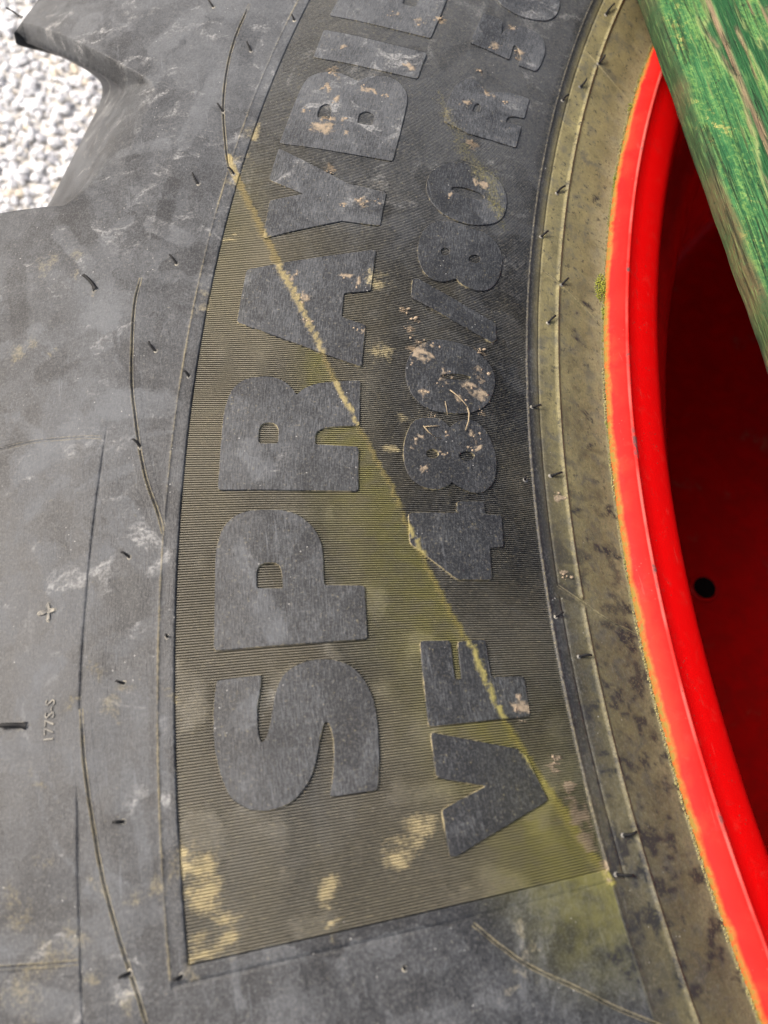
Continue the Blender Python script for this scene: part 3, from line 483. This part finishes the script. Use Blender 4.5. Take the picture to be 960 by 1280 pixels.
# grooves between the lugs
gu = np.array(DATA['gup'], float)*1e-4; gl = np.array(DATA['glo'], float)*1e-4
rl_all = np.concatenate([rl, np.full(len(R_L)-nL, .9801)])
phi_u = np.interp(rl_all, gu[:, 0], gu[:, 1]); 
order = np.argsort(gl[2:, 0]); phi_l = np.interp(rl_all, gl[2:, 0][order], gl[2:, 1][order])
phi_u = phi_u + np.concatenate([np.zeros(nL), np.linspace(.002, .10, len(R_L)-nL)])
phi_l = phi_l + np.concatenate([np.zeros(nL), np.linspace(.002, .10, len(R_L)-nL)])
NLUG = 20
D = np.zeros_like(RR)
p_ = 2.2
for k in range(NLUG):
    off = k*2*math.pi/NLUG
    A = (AA - off + math.pi - .37) % (2*math.pi) - math.pi + .37
    tu = np.maximum((phi_u[:, None]-A)*.9, 0); tl = np.maximum((A-phi_l[:, None])*.9, 0)
    hu = (tu/.00223)**.851
    hl = (tl/np.interp(rl_all, [.862, .89, .915, .94], [.1526, .0077, .0038, .0022])[:, None])**1.79
    hr = (np.maximum(rl_all-(.8689 if k == 0 else .8900), 0)/.0265)[:, None]**1.436
    d = .014*((hu+1e-6)**-p_+(hl+1e-6)**-p_+(hr+1e-6)**-p_)**(-1/p_)
    D = np.maximum(D, np.minimum(d, .34))
ZZ[:nL] -= D[:nL]
# the lugs slant across the tread, so everything below the shoulder shifts round the wheel with depth
KAP = 1.12
AN = AA.copy(); AN[:nL] += KAP*np.maximum(D[:nL]-.0106, 0)**1.0/.93
Wt = sm(.02, .10, D[nL-1:nL])                                   # carry the grooves on over the tread face
RR[nL:nL+9] = RR[nL:nL+9]*(1-Wt) + treadg_r[:, None]*Wt
ZZ[nL:nL+9] = ZZ[nL:nL+9]*(1-Wt) + np.linspace(-.36, -.40, 9)[:, None]*Wt
AN[nL:] += KAP*np.clip(-.035-ZZ[nL:], 0, .34)/.93
V = np.stack([-RR*np.cos(AN), RR*np.sin(AN), ZZ], -1)
F = grid_faces(len(R_L), nC, True)
me = mesh_np("tyre", V, F)
put_masks(me, np.repeat(R_L[:, None], nC, 1).ravel(), AA.ravel())
tyre = new_obj("tyre", me, M_TYRE, wheel)
tag(tyre, "dusty black rubber tyre sidewall with raised lettering and ribbed panel")

# fine radial ribs of the lettered panel: one joined part
PITCH = .00106
nrib = int((.62-PHI0)/PITCH)
base = PHI0 + .0003 + np.arange(nrib)*PITCH
rc = (base[:, None] + PITCH*np.array([0., .14, .50, .64])[None, :]).ravel()
rr_ = np.concatenate([[PIN+.0001], np.arange(PIN+.0015, POUT-.0012, .0016), [POUT-.00035]])
hh = np.tile(np.array([-.00150, -.00022, -.00022, -.00150]), nrib)
RRr = np.repeat(rr_[:, None], len(rc), 1); AAr = np.repeat(rc[None, :], len(rr_), 0)
clog = sm(.55, .75, fbm(RRr*70, AAr*50, 4)+.35*sm(.22, .33, AAr)+.1*sm(.735, .70, RRr)*sm(.2, .3, AAr))        # mud film levels the ribs in places
Hr = np.repeat(hh[None, :], len(rr_), 0)*(1-.6*clog) + .00008*(fbm(RRr*400, AAr*900, 2)-.5)
V = wheel_pt(RRr, AAr, Hr)
me = mesh_np("rib_field", V, grid_faces(len(rr_), len(rc)), False)
put_masks(me, RRr.ravel(), AAr.ravel())
tag(new_obj("rib_field", me, M_RIB, tyre), "closely spaced fine radial ribs, dusty tan", kind="stuff")

# raised letters and digits
S_ = 800.0
def offset_loop(P, d):
    """move each point of a closed loop sideways by d"""
    nx = np.roll(P, -1, 0)-P; pv = P-np.roll(P, 1, 0)
    def nrm(v): return v/np.maximum(np.hypot(v[:, 0], v[:, 1]), 1e-9)[:, None]
    a, b = nrm(nx), nrm(pv)
    na = np.stack([a[:, 1], -a[:, 0]], 1); nb2 = np.stack([b[:, 1], -b[:, 0]], 1)
    m = na+nb2; l = np.maximum((m*m).sum(1), .6)[:, None]
    return P + d*2*m/l
def round_corners(P, rad):
    out = []
    n = len(P)
    for i in range(n):
        p0, p, p1 = P[i-1], P[i], P[(i+1) % n]
        a, b = p0-p, p1-p; la, lb = np.hypot(*a), np.hypot(*b)
        c = np.dot(a, b)/(la*lb+1e-12)
        if c > -.80:
            d = min(rad, .45*la, .45*lb)
            q0, q1 = p+a/la*d, p+b/lb*d
            for t in (0, .33, .67, 1): out.append(q0*(1-t)**2+p*2*t*(1-t)+q1*t*t)
        else: out.append(p)
    return np.array(out)
def letter_mesh(name, loops, h=.00050, cell=1.7):
    loops = [np.array(l, float)*1e-4 for l in loops]
    L2 = [np.stack([l[:, 1]*S_, l[:, 0]*1000], 1) for l in loops]       # (arc, radius) in mm
    fixed = []
    for k, P in enumerate(L2):
        area = .5*np.sum(P[:, 0]*np.roll(P[:, 1], -1)-np.roll(P[:, 0], -1)*P[:, 1])
        if (area > 0) != (k == 0): P = P[::-1]
        fixed.append(round_corners(P, 1.1 if len(loops[0]) else 1))
    bm = bmesh.new()
    for P in fixed:
        vs = [bm.verts.new((p[0], p[1], 0)) for p in P]
        for i in range(len(vs)): bm.edges.new((vs[i], vs[(i+1) % len(vs)]))
    bmesh.ops.triangle_fill(bm, use_beauty=True, use_dissolve=False, edges=bm.edges[:])
    lo = np.min(fixed[0], 0); hi = np.max(fixed[0], 0)
    for ax in (0, 1):
        for c in np.arange(math.floor(lo[ax])+.37, hi[ax], cell):
            co = [0, 0, 0]; co[ax] = c; no = [0, 0, 0]; no[ax] = 1
            bmesh.ops.bisect_plane(bm, geom=bm.verts[:]+bm.edges[:]+bm.faces[:], plane_co=co, plane_no=no, dist=1e-5)
    # ordered boundary loops of the cut sheet become the bevel and the side wall
    tops = []
    bm.normal_update()
    flip = sum(f.normal.z*f.calc_area() for f in bm.faces) < 0
    if flip: bmesh.ops.reverse_faces(bm, faces=bm.faces[:])
    wall_loops = []
    seen = set()
    for e in [e for e in bm.edges if e.is_boundary]:
        if e in seen: continue
        f = e.link_faces[0]
        l = [l for l in f.loops if l.edge == e][0]
        loop = []; start = l
        while True:
            loop.append(l.vert); seen.add(l.edge)
            l = l.link_loop_next
            while not l.edge.is_boundary: l = l.link_loop_radial_next.link_loop_next
            if l == start: break
        wall_loops.append(loop)
    hts = {v: h for v in bm.verts}; wl = {v: 0. for v in bm.verts}
    for loop in wall_loops:
        P = np.array([(v.co.x, v.co.y) for v in loop])
        prev = loop
        for (d, hz, wv) in ((.14, h-.00010, .42), (.34, -.0015, .55)):
            Q = offset_loop(P, d)
            cur = [bm.verts.new((q[0], q[1], 0)) for q in Q]
            for v in cur: hts[v] = hz; wl[v] = wv
            for i in range(len(cur)):
                j = (i+1) % len(cur)
                bm.faces.new((prev[j], prev[i], cur[i], cur[j]))
            prev = cur
    bm.verts.index_update()
    co = np.array([(v.co.x, v.co.y) for v in bm.verts]); hz = np.array([hts[v] for v in bm.verts]); wv = np.array([wl[v] for v in bm.verts])
    r = co[:, 1]/1000; a = co[:, 0]/S_
    pts = wheel_pt(r, a, hz)
    for v, p in zip(bm.verts, pts): v.co = p
    me = bpy.data.meshes.new(name); bm.to_mesh(me); bm.free()
    put_masks(me, r, a, True, wv*(.15+1.5*sm(.3, .7, fbm(r*120, a*100, 3)))*(1-.5*sm(.22, .35, a)))
    return me
NAMES = dict(S="letter", P="letter", R="letter", A="letter", Y="letter", B="letter", I="letter", B2="letter", V="letter", F="letter",
             four="digit", eight="digit", zero="digit", slash="slash", eight2="digit", zero2="digit", Rs="letter", five="digit", zero3="digit")
SAY = dict(S="S", P="P", R="R", A="A", Y="Y", B="B", I="I", B2="B", V="V", F="F", four="4", eight="8", zero="0", slash="slash", eight2="8", zero2="0", Rs="R", five="5", zero3="0")
for k, loops in DATA['letters'].items():
    me = letter_mesh(NAMES[k], loops)
    o = new_obj(NAMES[k], me, M_LETTER, tyre)
    o["label"] = "raised rubber %s %s moulded on the tyre sidewall" % (("capital letter" if NAMES[k] == "letter" else "digit" if NAMES[k] == "digit" else "stroke"), SAY[k])

# mould seams: narrow slits with slightly raised lips, let into the sidewall
def seam(pts, deep, half):
    P = np.array(pts, float)*1e-4
    q = np.concatenate([[0], np.cumsum(np.hypot(np.diff(P[:, 0]), np.diff(P[:, 1])*.8))])
    n = max(8, int(q[-1]/.0012)); qq = np.linspace(0, q[-1], n)
    r, a = np.interp(qq, q, P[:, 0]), np.interp(qq, q, P[:, 1])
    T = np.gradient(np.stack([r, a*.8], 1), axis=0); T /= np.hypot(T[:, 0], T[:, 1])[:, None]
    Nn = np.stack([-T[:, 1], T[:, 0]], 1)
    end = np.minimum(1, np.minimum(qq, q[-1]-qq)/.008)
    prof = [(-3.4, -.12), (-3.0, .010), (-2.7, .012), (-1.2, .012), (-.9, .012), (-.5, .2), (-half*1.15, .08), (0, -deep), (half*1.15, .08), (.5, .2), (.9, .012), (1.2, .012), (2.7, .012), (3.0, .010), (3.4, -.12)]
    V, Rm, Am, Wl = [], [], [], []
    for o_, h_ in prof:
        hh_ = np.where(abs(o_) < .8, .02+(h_-.02)*end, h_)*1e-3
        rr, a2 = r+Nn[:, 0]*o_*1e-3, a+Nn[:, 1]*o_*1e-3/.8
        V.append(wheel_pt(rr, a2, hh_)); Rm.append(rr); Am.append(a2); Wl.append(np.full(n, (.85 if deep > .9 else .75) if .3 < abs(o_) < .6 else 0.)*(.3+1.2*fbm(rr*300, a2*300, 2)))
    me = mesh_np("mould_seam", np.stack(V, 0), grid_faces(len(prof), n))
    put_masks(me, np.concatenate(Rm), np.concatenate(Am), False, np.concatenate(Wl))
    return new_obj("mould_seam", me, M_TYRE, tyre)
for k, pts in DATA['seams'].items():
    seam(pts, *((1.1, .34) if k in ('a', 'b', 'cc', 'd') else (.22, .2) if k in 'eg' else (.8, .3)))

# vent hairs: little rubber spews left by the mould vents
def hair(r0, a0, r1, a1, th, i):
    p0 = wheel_pt(r0, a0, -.0004); p1 = wheel_pt(r1, a1, .0016)
    n = 6; rad = .00050*th/10
    d = Vector(p1-p0); L = d.length
    up = Vector((0, 0, 1)); sidev = d.cross(up).normalized(); bend = (rng.rand()-.5)*.18*L
    bm = bmesh.new(); rings = []
    q = d.normalized(); u = q.orthogonal().normalized(); v = q.cross(u)
    for s in range(6):
        t = s/5
        c = Vector(p0)+d*t+sidev*bend*4*t*(1-t)+up*(.0012*min(1, L/.003)*4*t*(1-t)*.5)
        rr = rad*(1.7 if s == 0 else 1.0-.15*t)
        rings.append([bm.verts.new(c+(u*math.cos(2*math.pi*k/n)+v*math.sin(2*math.pi*k/n))*rr) for k in range(n)])
    for a_, b_ in zip(rings[:-1], rings[1:]):
        for k in range(n): bm.faces.new((a_[k], a_[(k+1) % n], b_[(k+1) % n], b_[k]))
    bm.faces.new(rings[-1])
    for f in bm.faces: f.smooth = True
    # raised pip round the foot
    c0 = wheel_pt(r0, a0, .0); nr = 10
    ra = [bm.verts.new(wheel_pt(r0+.0011*math.cos(2*math.pi*k/nr), a0+.0011*math.sin(2*math.pi*k/nr)/.8, -.0002)) for k in range(nr)]
    rb_ = [bm.verts.new(wheel_pt(r0+.0006*math.cos(2*math.pi*k/nr), a0+.0006*math.sin(2*math.pi*k/nr)/.8, .00028)) for k in range(nr)]
    pf = []
    for k in range(nr): pf.append(bm.faces.new((ra[k], ra[(k+1) % nr], rb_[(k+1) % nr], rb_[k])))
    pf.append(bm.faces.new(rb_))
    for f in pf: f.material_index = 1; f.smooth = True
    me = bpy.data.meshes.new("vent_hair"); bm.to_mesh(me); bm.free()
    o = new_obj("vent_hair", me, M_HAIR, tyre); me.materials.append(M_SEAM)
    return o
for i, (r0, a0, r1, a1, th) in enumerate(DATA['hairs']):
    hair(r0*1e-4, a0*1e-4, r1*1e-4, a1*1e-4, th, i)

# small moulded code and mark near the shoulder
def small_text(txt, r, a, size):
    cu = bpy.data.curves.new("code", 'FONT'); cu.body = txt; cu.size = 1.0; cu.align_x = 'CENTER'; cu.resolution_u = 2
    tmp = bpy.data.objects.new("tmp", cu); col.objects.link(tmp)
    dg = bpy.context.evaluated_depsgraph_get(); me0 = bpy.data.meshes.new_from_object(tmp.evaluated_get(dg))
    bpy.data.objects.remove(tmp)
    bm = bmesh.new(); bm.from_mesh(me0)
    ext = bmesh.ops.extrude_face_region(bm, geom=bm.faces[:])
    upv = {g for g in ext["geom"] if isinstance(g, bmesh.types.BMVert)}
    for v in bm.verts:
        p = wheel_pt(r+v.co.y*size, a+v.co.x*size*1.15/r, .0004 if v in upv else -.0006)
        v.co = p
    bmesh.ops.recalc_face_normals(bm, faces=bm.faces[:])
    me = bpy.data.meshes.new("moulded_code"); bm.to_mesh(me); bm.free()
    return new_obj("moulded_code", me, M_SEAM, tyre)
small_text("177S-S", .8565, .0628, .0042)
def mark(r, a):
    bm = bmesh.new(); n = 40; ring = []; inner = []
    for k in range(n):
        t = 2*math.pi*k/n; q = .0021*(1+.5*math.cos(4*t+.5)+.18*math.cos(3*t))
        ring.append(bm.verts.new(wheel_pt(r+q*1.15*math.cos(t), a+q*1.15*math.sin(t)/.8, -.0003)))
        inner.append(bm.verts.new(wheel_pt(r+q*.8*math.cos(t), a+q*.8*math.sin(t)/.8, .0006)))
    for k in range(n): bm.faces.new((ring[k], ring[(k+1) % n], inner[(k+1) % n], inner[k]))
    c = bm.verts.new(wheel_pt(r, a, .0001))
    for k in range(n): bm.faces.new((inner[k], inner[(k+1) % n], c))
    bmesh.ops.recalc_face_normals(bm, faces=bm.faces[:])
    me = bpy.data.meshes.new("moulded_mark"); bm.to_mesh(me); bm.free()
    return new_obj("moulded_mark", me, M_SEAM, tyre)
mark(.861, .1032)

# red rim: flange curl, barrel and dished disc, turned about the axle
rim_prof = [(.6625,-.006),(.6612,.0008),(.6590,.0030),(.6560,.0042),(.6535,.0048),(.6522,.0047),(.6510,.0036),(.6480,.0014),(.6440,-.0008),(.6400,-.0032),(.6365,-.0058),(.6345,-.0085),(.6335,-.013),
            (.632,-.03),(.628,-.045),(.615,-.055),(.606,-.075),(.602,-.10),(.600,-.18),(.598,-.278),(.590,-.288),(.570,-.291),(.52,-.293),(.46,-.296),(.40,-.300),(.34,-.295),(.30,-.28),(.26,-.265),(.20,-.26),(.12,-.26),(.0005,-.26)]
rim_prof = np.array(rim_prof)
k = np.arange(len(rim_prof), dtype=float); kq = np.arange(0, len(rim_prof)-1+1e-6, .34)
pr_, pz_ = pchip(k, rim_prof[:, 0], kq), pchip(k, rim_prof[:, 1], kq)
nc = 360; ang = np.arange(nc)*2*math.pi/nc
wob = .0006*(fbm(np.cos(ang)*9+20, np.sin(ang)*9+20, 3)-.5)
PRr = pr_[:, None] + wob[None, :]*(pr_[:, None] > .55)
V = np.stack([-PRr*np.cos(ang), PRr*np.sin(ang), np.repeat(pz_[:, None], nc, 1)], -1)
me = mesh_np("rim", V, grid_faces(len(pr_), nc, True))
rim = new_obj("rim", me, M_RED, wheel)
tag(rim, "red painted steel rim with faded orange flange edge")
def hole_mat():
    t = NT("hole_shade"); n = t.noise(t.obj(), 200, 2)
    return t.out(t.mix(n, (.004, .004, .004), (.012, .01, .01)), .9, .1)
M_HOLE = hole_mat()
def disc_hole(x, y, z, rad):
    """a bolt hole on the disc: bore shade painted as a black cap with a bare metal lip"""
    bm = bmesh.new(); n = 28
    rings = []
    for (q, dz) in ((1.30, .0004), (1.12, .0016), (1.0, .0012), (.96, -.0006+.0012), (.93, .0008)):
        rings.append([bm.verts.new((x+rad*q*math.cos(2*math.pi*k/n), y+rad*q*math.sin(2*math.pi*k/n), z+dz)) for k in range(n)])
    for i, (a_, b_) in enumerate(zip(rings[:-1], rings[1:])):
        for k in range(n):
            f = bm.faces.new((a_[k], a_[(k+1) % n], b_[(k+1) % n], b_[k])); f.smooth = True; f.material_index = 0 if i < 2 else 1
    f = bm.faces.new(rings[-1]); f.material_index = 1
    me = bpy.data.meshes.new("bolt_hole"); bm.to_mesh(me); bm.free()
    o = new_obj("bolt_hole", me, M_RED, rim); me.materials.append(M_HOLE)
    return o
HOLE_A = math.atan2(0.1407, 0.4716); HOLE_R = math.hypot(0.1407, -0.4716)
for kk in range(8):
    a_ = HOLE_A + kk*math.pi/4
    disc_hole(-HOLE_R*math.cos(a_), HOLE_R*math.sin(a_), -.2935, .0085)

# algae and grit packed into the joint between tyre and rim
def clumps(name, r0, r1, a0, a1, count, smin, smax, mat, zoff, label, cat):
    ico = bmesh.new(); bmesh.ops.create_icosphere(ico, subdivisions=1, radius=1)
    bv = np.array([v.co[:] for v in ico.verts]); bf = np.array([[v.index for v in f.verts] for f in ico.faces]); ico.free()
    Vs, Fs = [], []
    for i in range(count):
        a = a0+(a1-a0)*rng.rand(); r = r0+(r1-r0)*rng.rand()
        s = smin+(smax-smin)*rng.rand()**2.5
        if vn(np.array([a*40.]), np.array([3.3]))[0] < .35: s *= .55
        p = wheel_pt(r, a, zoff)
        v = bv*(s*(.7+.6*rng.rand(3)))*(1+.25*(rng.rand(len(bv), 1)-.5)) + p
        Fs.append(bf+len(Vs)*len(bv)); Vs.append(v)
    me = mesh_np(name, np.concatenate(Vs), np.concatenate(Fs))
    o = new_obj(name, me, mat)
    return o
def moss_mat():
    t = NT("moss_and_grit"); p = t.obj(); n = t.noise(p, 300, 3, .6); nb = t.noise(p, 25, 3)
    c = t.mix(n, (.13, .12, .04), (.34, .29, .14))
    c = t.mix(t.ramp(nb, .5, .62), c, (.16, .18, .03))
    return t.out(c, .9, .2)
M_MOSS = moss_mat()
o = clumps("moss", .6596, .6622, -.14, .56, 5200, .00018, .0006, M_MOSS, .0000, None, None)
tag(o, "thin line of yellow-green moss and grit between tyre and red rim", "moss", kind="stuff")

def lime_mat():
    t = NT("fresh_moss"); p = t.obj(); n = t.noise(p, 500, 3, .6)
    return t.out(t.mix(n, (.12, .14, .015), (.33, .34, .06)), .9, .2)
M_LIME = lime_mat()
def cushion(r, a, rad, count, label):
    ico = bmesh.new(); bmesh.ops.create_icosphere(ico, subdivisions=1, radius=1)
    bv = np.array([v.co[:] for v in ico.verts]); bf = np.array([[v.index for v in f.verts] for f in ico.faces]); ico.free()
    Vs, Fs = [], []; c0 = wheel_pt(r, a, 0.)
    for i in range(count):
        q = rad*rng.rand()**.8; th = rng.rand()*6.28
        p = wheel_pt(r+q*.75*math.cos(th), a+q*1.5*math.sin(th)/.7, .0008*(1-q/rad)) - c0
        Vs.append(bv*(.00012+.00028*rng.rand())*(.7+.6*rng.rand(3))*(1+.3*(rng.rand(len(bv), 1)-.5))+p); Fs.append(bf+i*len(bv))
    me = mesh_np("moss_cushion", np.concatenate(Vs), np.concatenate(Fs)); o = new_obj("moss_cushion", me, M_LIME); o.location = c0
    return tag(o, label, "moss", "cushions of fresh moss along the rim")
for r_, a_, rad_, cnt_, lab_ in DATA['cushions']:
    cushion(r_*1e-4, a_*1e-4, rad_*1e-4, cnt_, lab_)

# dry straw stalks caught on the 0 and the 8 of the size marking
def straw_mat():
    t = NT("dry_straw"); n = t.noise(t.obj(), 400, 3)
    return t.out(t.mix(n, (.20, .15, .09), (.38, .31, .20)), .8, .2)
M_STRAW = straw_mat()
def stalk(pts, rad, label):
    P = [Vector(wheel_pt(r, a, .0004+h)) for r, a, h in pts]
    bm = bmesh.new(); rings = []; n = 6
    for i, c in enumerate(P):
        d = (P[min(i+1, len(P)-1)]-P[max(i-1, 0)]).normalized(); u = d.orthogonal().normalized(); v = d.cross(u)
        q = rad*(1-.35*i/len(P))
        rings.append([bm.verts.new(c+(u*math.cos(2*math.pi*k/n)+v*math.sin(2*math.pi*k/n))*q) for k in range(n)])
    for a_, b_ in zip(rings[:-1], rings[1:]):
        for k in range(n): bm.faces.new((a_[k], a_[(k+1) % n], b_[(k+1) % n], b_[k])).smooth = True
    bm.faces.new(rings[0][::-1]); bm.faces.new(rings[-1])
    c0 = P[0].copy()
    for v in bm.verts: v.co -= c0
    me = bpy.data.meshes.new("straw_stalk"); bm.to_mesh(me); bm.free()
    o = new_obj("straw_stalk", me, M_STRAW); o.location = c0
    return tag(o, label, "straw", "bits of straw stuck on the tyre")
for pts, rad, lab in DATA['straw']:
    stalk([(p[0]*1e-4, p[1]*1e-4, p[2]*1e-4) for p in pts], rad*.75e-5, lab)

# crumbs of dried mud
def mud_mat():
    t = NT("dried_mud"); p = t.obj(); n = t.noise(p, 400, 4)
    return t.out(t.mix(n, (.17, .13, .085), (.38, .30, .215)), .95, .15)
M_MUD = mud_mat()
def mud_crumbs():
    ico = bmesh.new(); bmesh.ops.create_icosphere(ico, subdivisions=1, radius=1)
    bv = np.array([v.co[:] for v in ico.verts]); bf = np.array([[v.index for v in f.verts] for f in ico.faces]); ico.free()
    Vs, Fs = [], []
    for b in DATA['mudblob']:
        r, a, w = b[0]*1e-4, b[1]*1e-4, b[2]*1e-4
        for i in range(int(6+rng.rand()*8)):
            th = rng.rand()*6.28; q = w*rng.rand()**.7*1.1
            s = .00014+.00055*rng.rand()**4
            p = wheel_pt(r+q*math.cos(th), a+q*math.sin(th)/.8, .0004)
            v = bv*(s*np.array([1.2, 1, .4])*(.7+.7*rng.rand(3)))*(1+.3*(rng.rand(len(bv), 1)-.5)) + p
            Fs.append(bf+len(Vs)*len(bv)); Vs.append(v)
    me = mesh_np("dried_mud", np.concatenate(Vs), np.concatenate(Fs))
    tag(new_obj("dried_mud", me, M_MUD), "pinkish crumbs of dried mud stuck on the raised lettering", "mud", kind="stuff")
mud_crumbs()

# ------------------------------------------------------------------ green board lying across the wheel
BW, BL, BT = .80, 1.70, .0110  # BW: width added out of view to keep skylight off the disc
def board():
    xs = np.concatenate([np.arange(0, .13, .0011), np.arange(.14, BW+.0001, .012)])
    ys = np.concatenate([np.arange(-.95, .02, .02), np.arange(.03, .50, .0016), np.arange(.51, .76, .02)])
    X, Y = np.meshgrid(xs, ys, indexing='ij')
    edgeline = .0007*(fbm(Y*60, Y*0+3, 3)-.5)
    g = fbm(X*520, Y*26, 4); g2 = fbm(X*180, Y*9+40, 3)
    # boundary of the newer paint, running nearly along the grain
    bnd = .0185+.0016*np.sin(Y*31)+.012*(fbm(Y*22+9, Y*0+8, 3)-.5)+.10*np.clip(.24-Y, -.06, .06)*-.12
    peel = sm(-.0006, .0008, X-bnd-.004*(fbm(X*300, Y*40, 3)-.5))
    streak = sm(.63, .66, fbm(X*420+4, Y*17+7, 3))*sm(.0, .004, X-bnd)
    flake = np.clip(streak + .7*(1-sm(.0003, .0013, np.abs(X-bnd-.0012)))*sm(.42, .55, fbm(Y*70, X*200, 3)), 0, 1)
    peel2 = peel*(1-sm(.56, .62, fbm(X*230+14, Y*15+3, 3)))
    Z = .0010*(g-.5) + .0009*(g2-.5) + .0007*peel2 - .0007*flake
    round_ = .0035
    Z = Z - np.where(X < round_, round_-np.sqrt(np.maximum(round_**2-(round_-X)**2, 0)), 0)
    Xp = X + edgeline*(X < .01)
    edge = np.clip((1-sm(.001, .0038, X+.003*(fbm(X*150, Y*80, 3)-.5))), 0, 1)
    nx, ny = len(xs), len(ys)
    top = np.stack([Xp, Y, BT+Z], -1).reshape(-1, 3)
    # left side face, in rows downwards
    sz = np.array([.75, .5, .25, .06, 0])
    side = []
    for q in sz:
        xx = edgeline[0] + .0007*(fbm(ys*90+q*30, ys*0+q*50, 3)-.5) + (.0006 if q == 0 else 0)
        side.append(np.stack([xx, ys, np.full(ny, (BT-.0035)*q)], -1))
    side = np.array(side)
    nt = nx*ny
    V = np.concatenate([top, side.reshape(-1, 3)])
    F = [grid_faces(nx, ny)[:, ::-1]]
    idx = lambda i, j: nt+i*ny+j
    j = np.arange(ny-1)
    F.append(np.stack([j, j+1, idx(0, j+1), idx(0, j)], -1))
    for i in range(len(sz)-1): F.append(np.stack([idx(i, j), idx(i, j+1), idx(i+1, j+1), idx(i+1, j)], -1))
    # right side, underside and ends
    b = len(V)
    extra = np.array([[BW, ys[0], 0], [BW, ys[-1], 0]]); V = np.concatenate([V, extra])
    last = (nx-1)*ny; bot = idx(len(sz)-1, 0)
    bt = b+2
    V = np.concatenate([V, np.stack([np.full(ny, BW), ys, np.zeros(ny)], -1)])
    F.append(np.stack([last+j, bt+j, bt+j+1, last+j+1], -1))
    F.append(np.stack([bot+j, bot+j+1, bt+j+1, bt+j], -1))
    F = np.concatenate(F)
    me = mesh_np("wooden_board", V, F)
    n = len(V)
    pe = np.zeros(n); ed = np.ones(n); fl = np.zeros(n)
    pe[:nt] = peel2.ravel(); ed[:nt] = edge.ravel(); fl[:nt] = flake.ravel()
    set_vec(me, "bd", (pe, ed*.9, fl))
    o = new_obj("wooden_board", me, M_BOARD)
    o.location = (-.6007, 0, .0282)
    o.rotation_euler = (0, 0, -math.atan2(.0124, .2102))
    return o
bo = board()
tag(bo, "weathered wooden board with peeling green paint lying across the wheel", "board")

# ------------------------------------------------------------------ gravel
def gravel():
    ico = bmesh.new(); bmesh.ops.create_icosphere(ico, subdivisions=1, radius=1)
    bv = np.array([v.co[:] for v in ico.verts]); bf = np.array([[v.index for v in f.verts] for f in ico.faces]); ico.free()
    kinds = []
    for k in range(12):
        d = rng.randn(7, 3); d /= np.linalg.norm(d, axis=1)[:, None]; cut = .72+.25*rng.rand(7)
        v = bv.copy()
        for q, c in zip(d, cut):
            h = v@q; v = v - np.where(h > c, h-c, 0)[:, None]*q
        kinds.append(v*(.8+.5*rng.rand(3)))
    Vs, Fs, Ts = [], [], []
    m = len(bv); n = 0
    step = .0074
    for gx in np.arange(-1.85, -.80, step):
        for gy in np.arange(.25, 1.35, step):
            x, y = gx+(rng.rand()-.5)*step*1.3, gy+(rng.rand()-.5)*step*1.3
            if math.hypot(x, y) < .87: continue
            if rng.rand() < .06: continue
            s = .0026+.0044*rng.rand()**2.2
            th = rng.rand()*6.28; c_, s_ = math.cos(th), math.sin(th)
            v = kinds[rng.randint(12)]*s*np.array([1.1, .95, .75])
            v = np.stack([v[:, 0]*c_-v[:, 1]*s_+x, v[:, 0]*s_+v[:, 1]*c_+y, v[:, 2]+GZ+s*.35+.004*rng.rand()], -1)
            Vs.append(v); Fs.append(bf+n*m); Ts.append(np.repeat(rng.rand(1, 3), m, 0)); n += 1
    me = mesh_np("gravel", np.concatenate(Vs), np.concatenate(Fs), False)
    T = np.concatenate(Ts); set_vec(me, "tint", (T[:, 0], T[:, 1], T[:, 2]))
    tag(new_obj("gravel", me, M_GRAVEL), "pale loose gravel on the ground beside the tyre", "gravel", kind="stuff")
gravel()
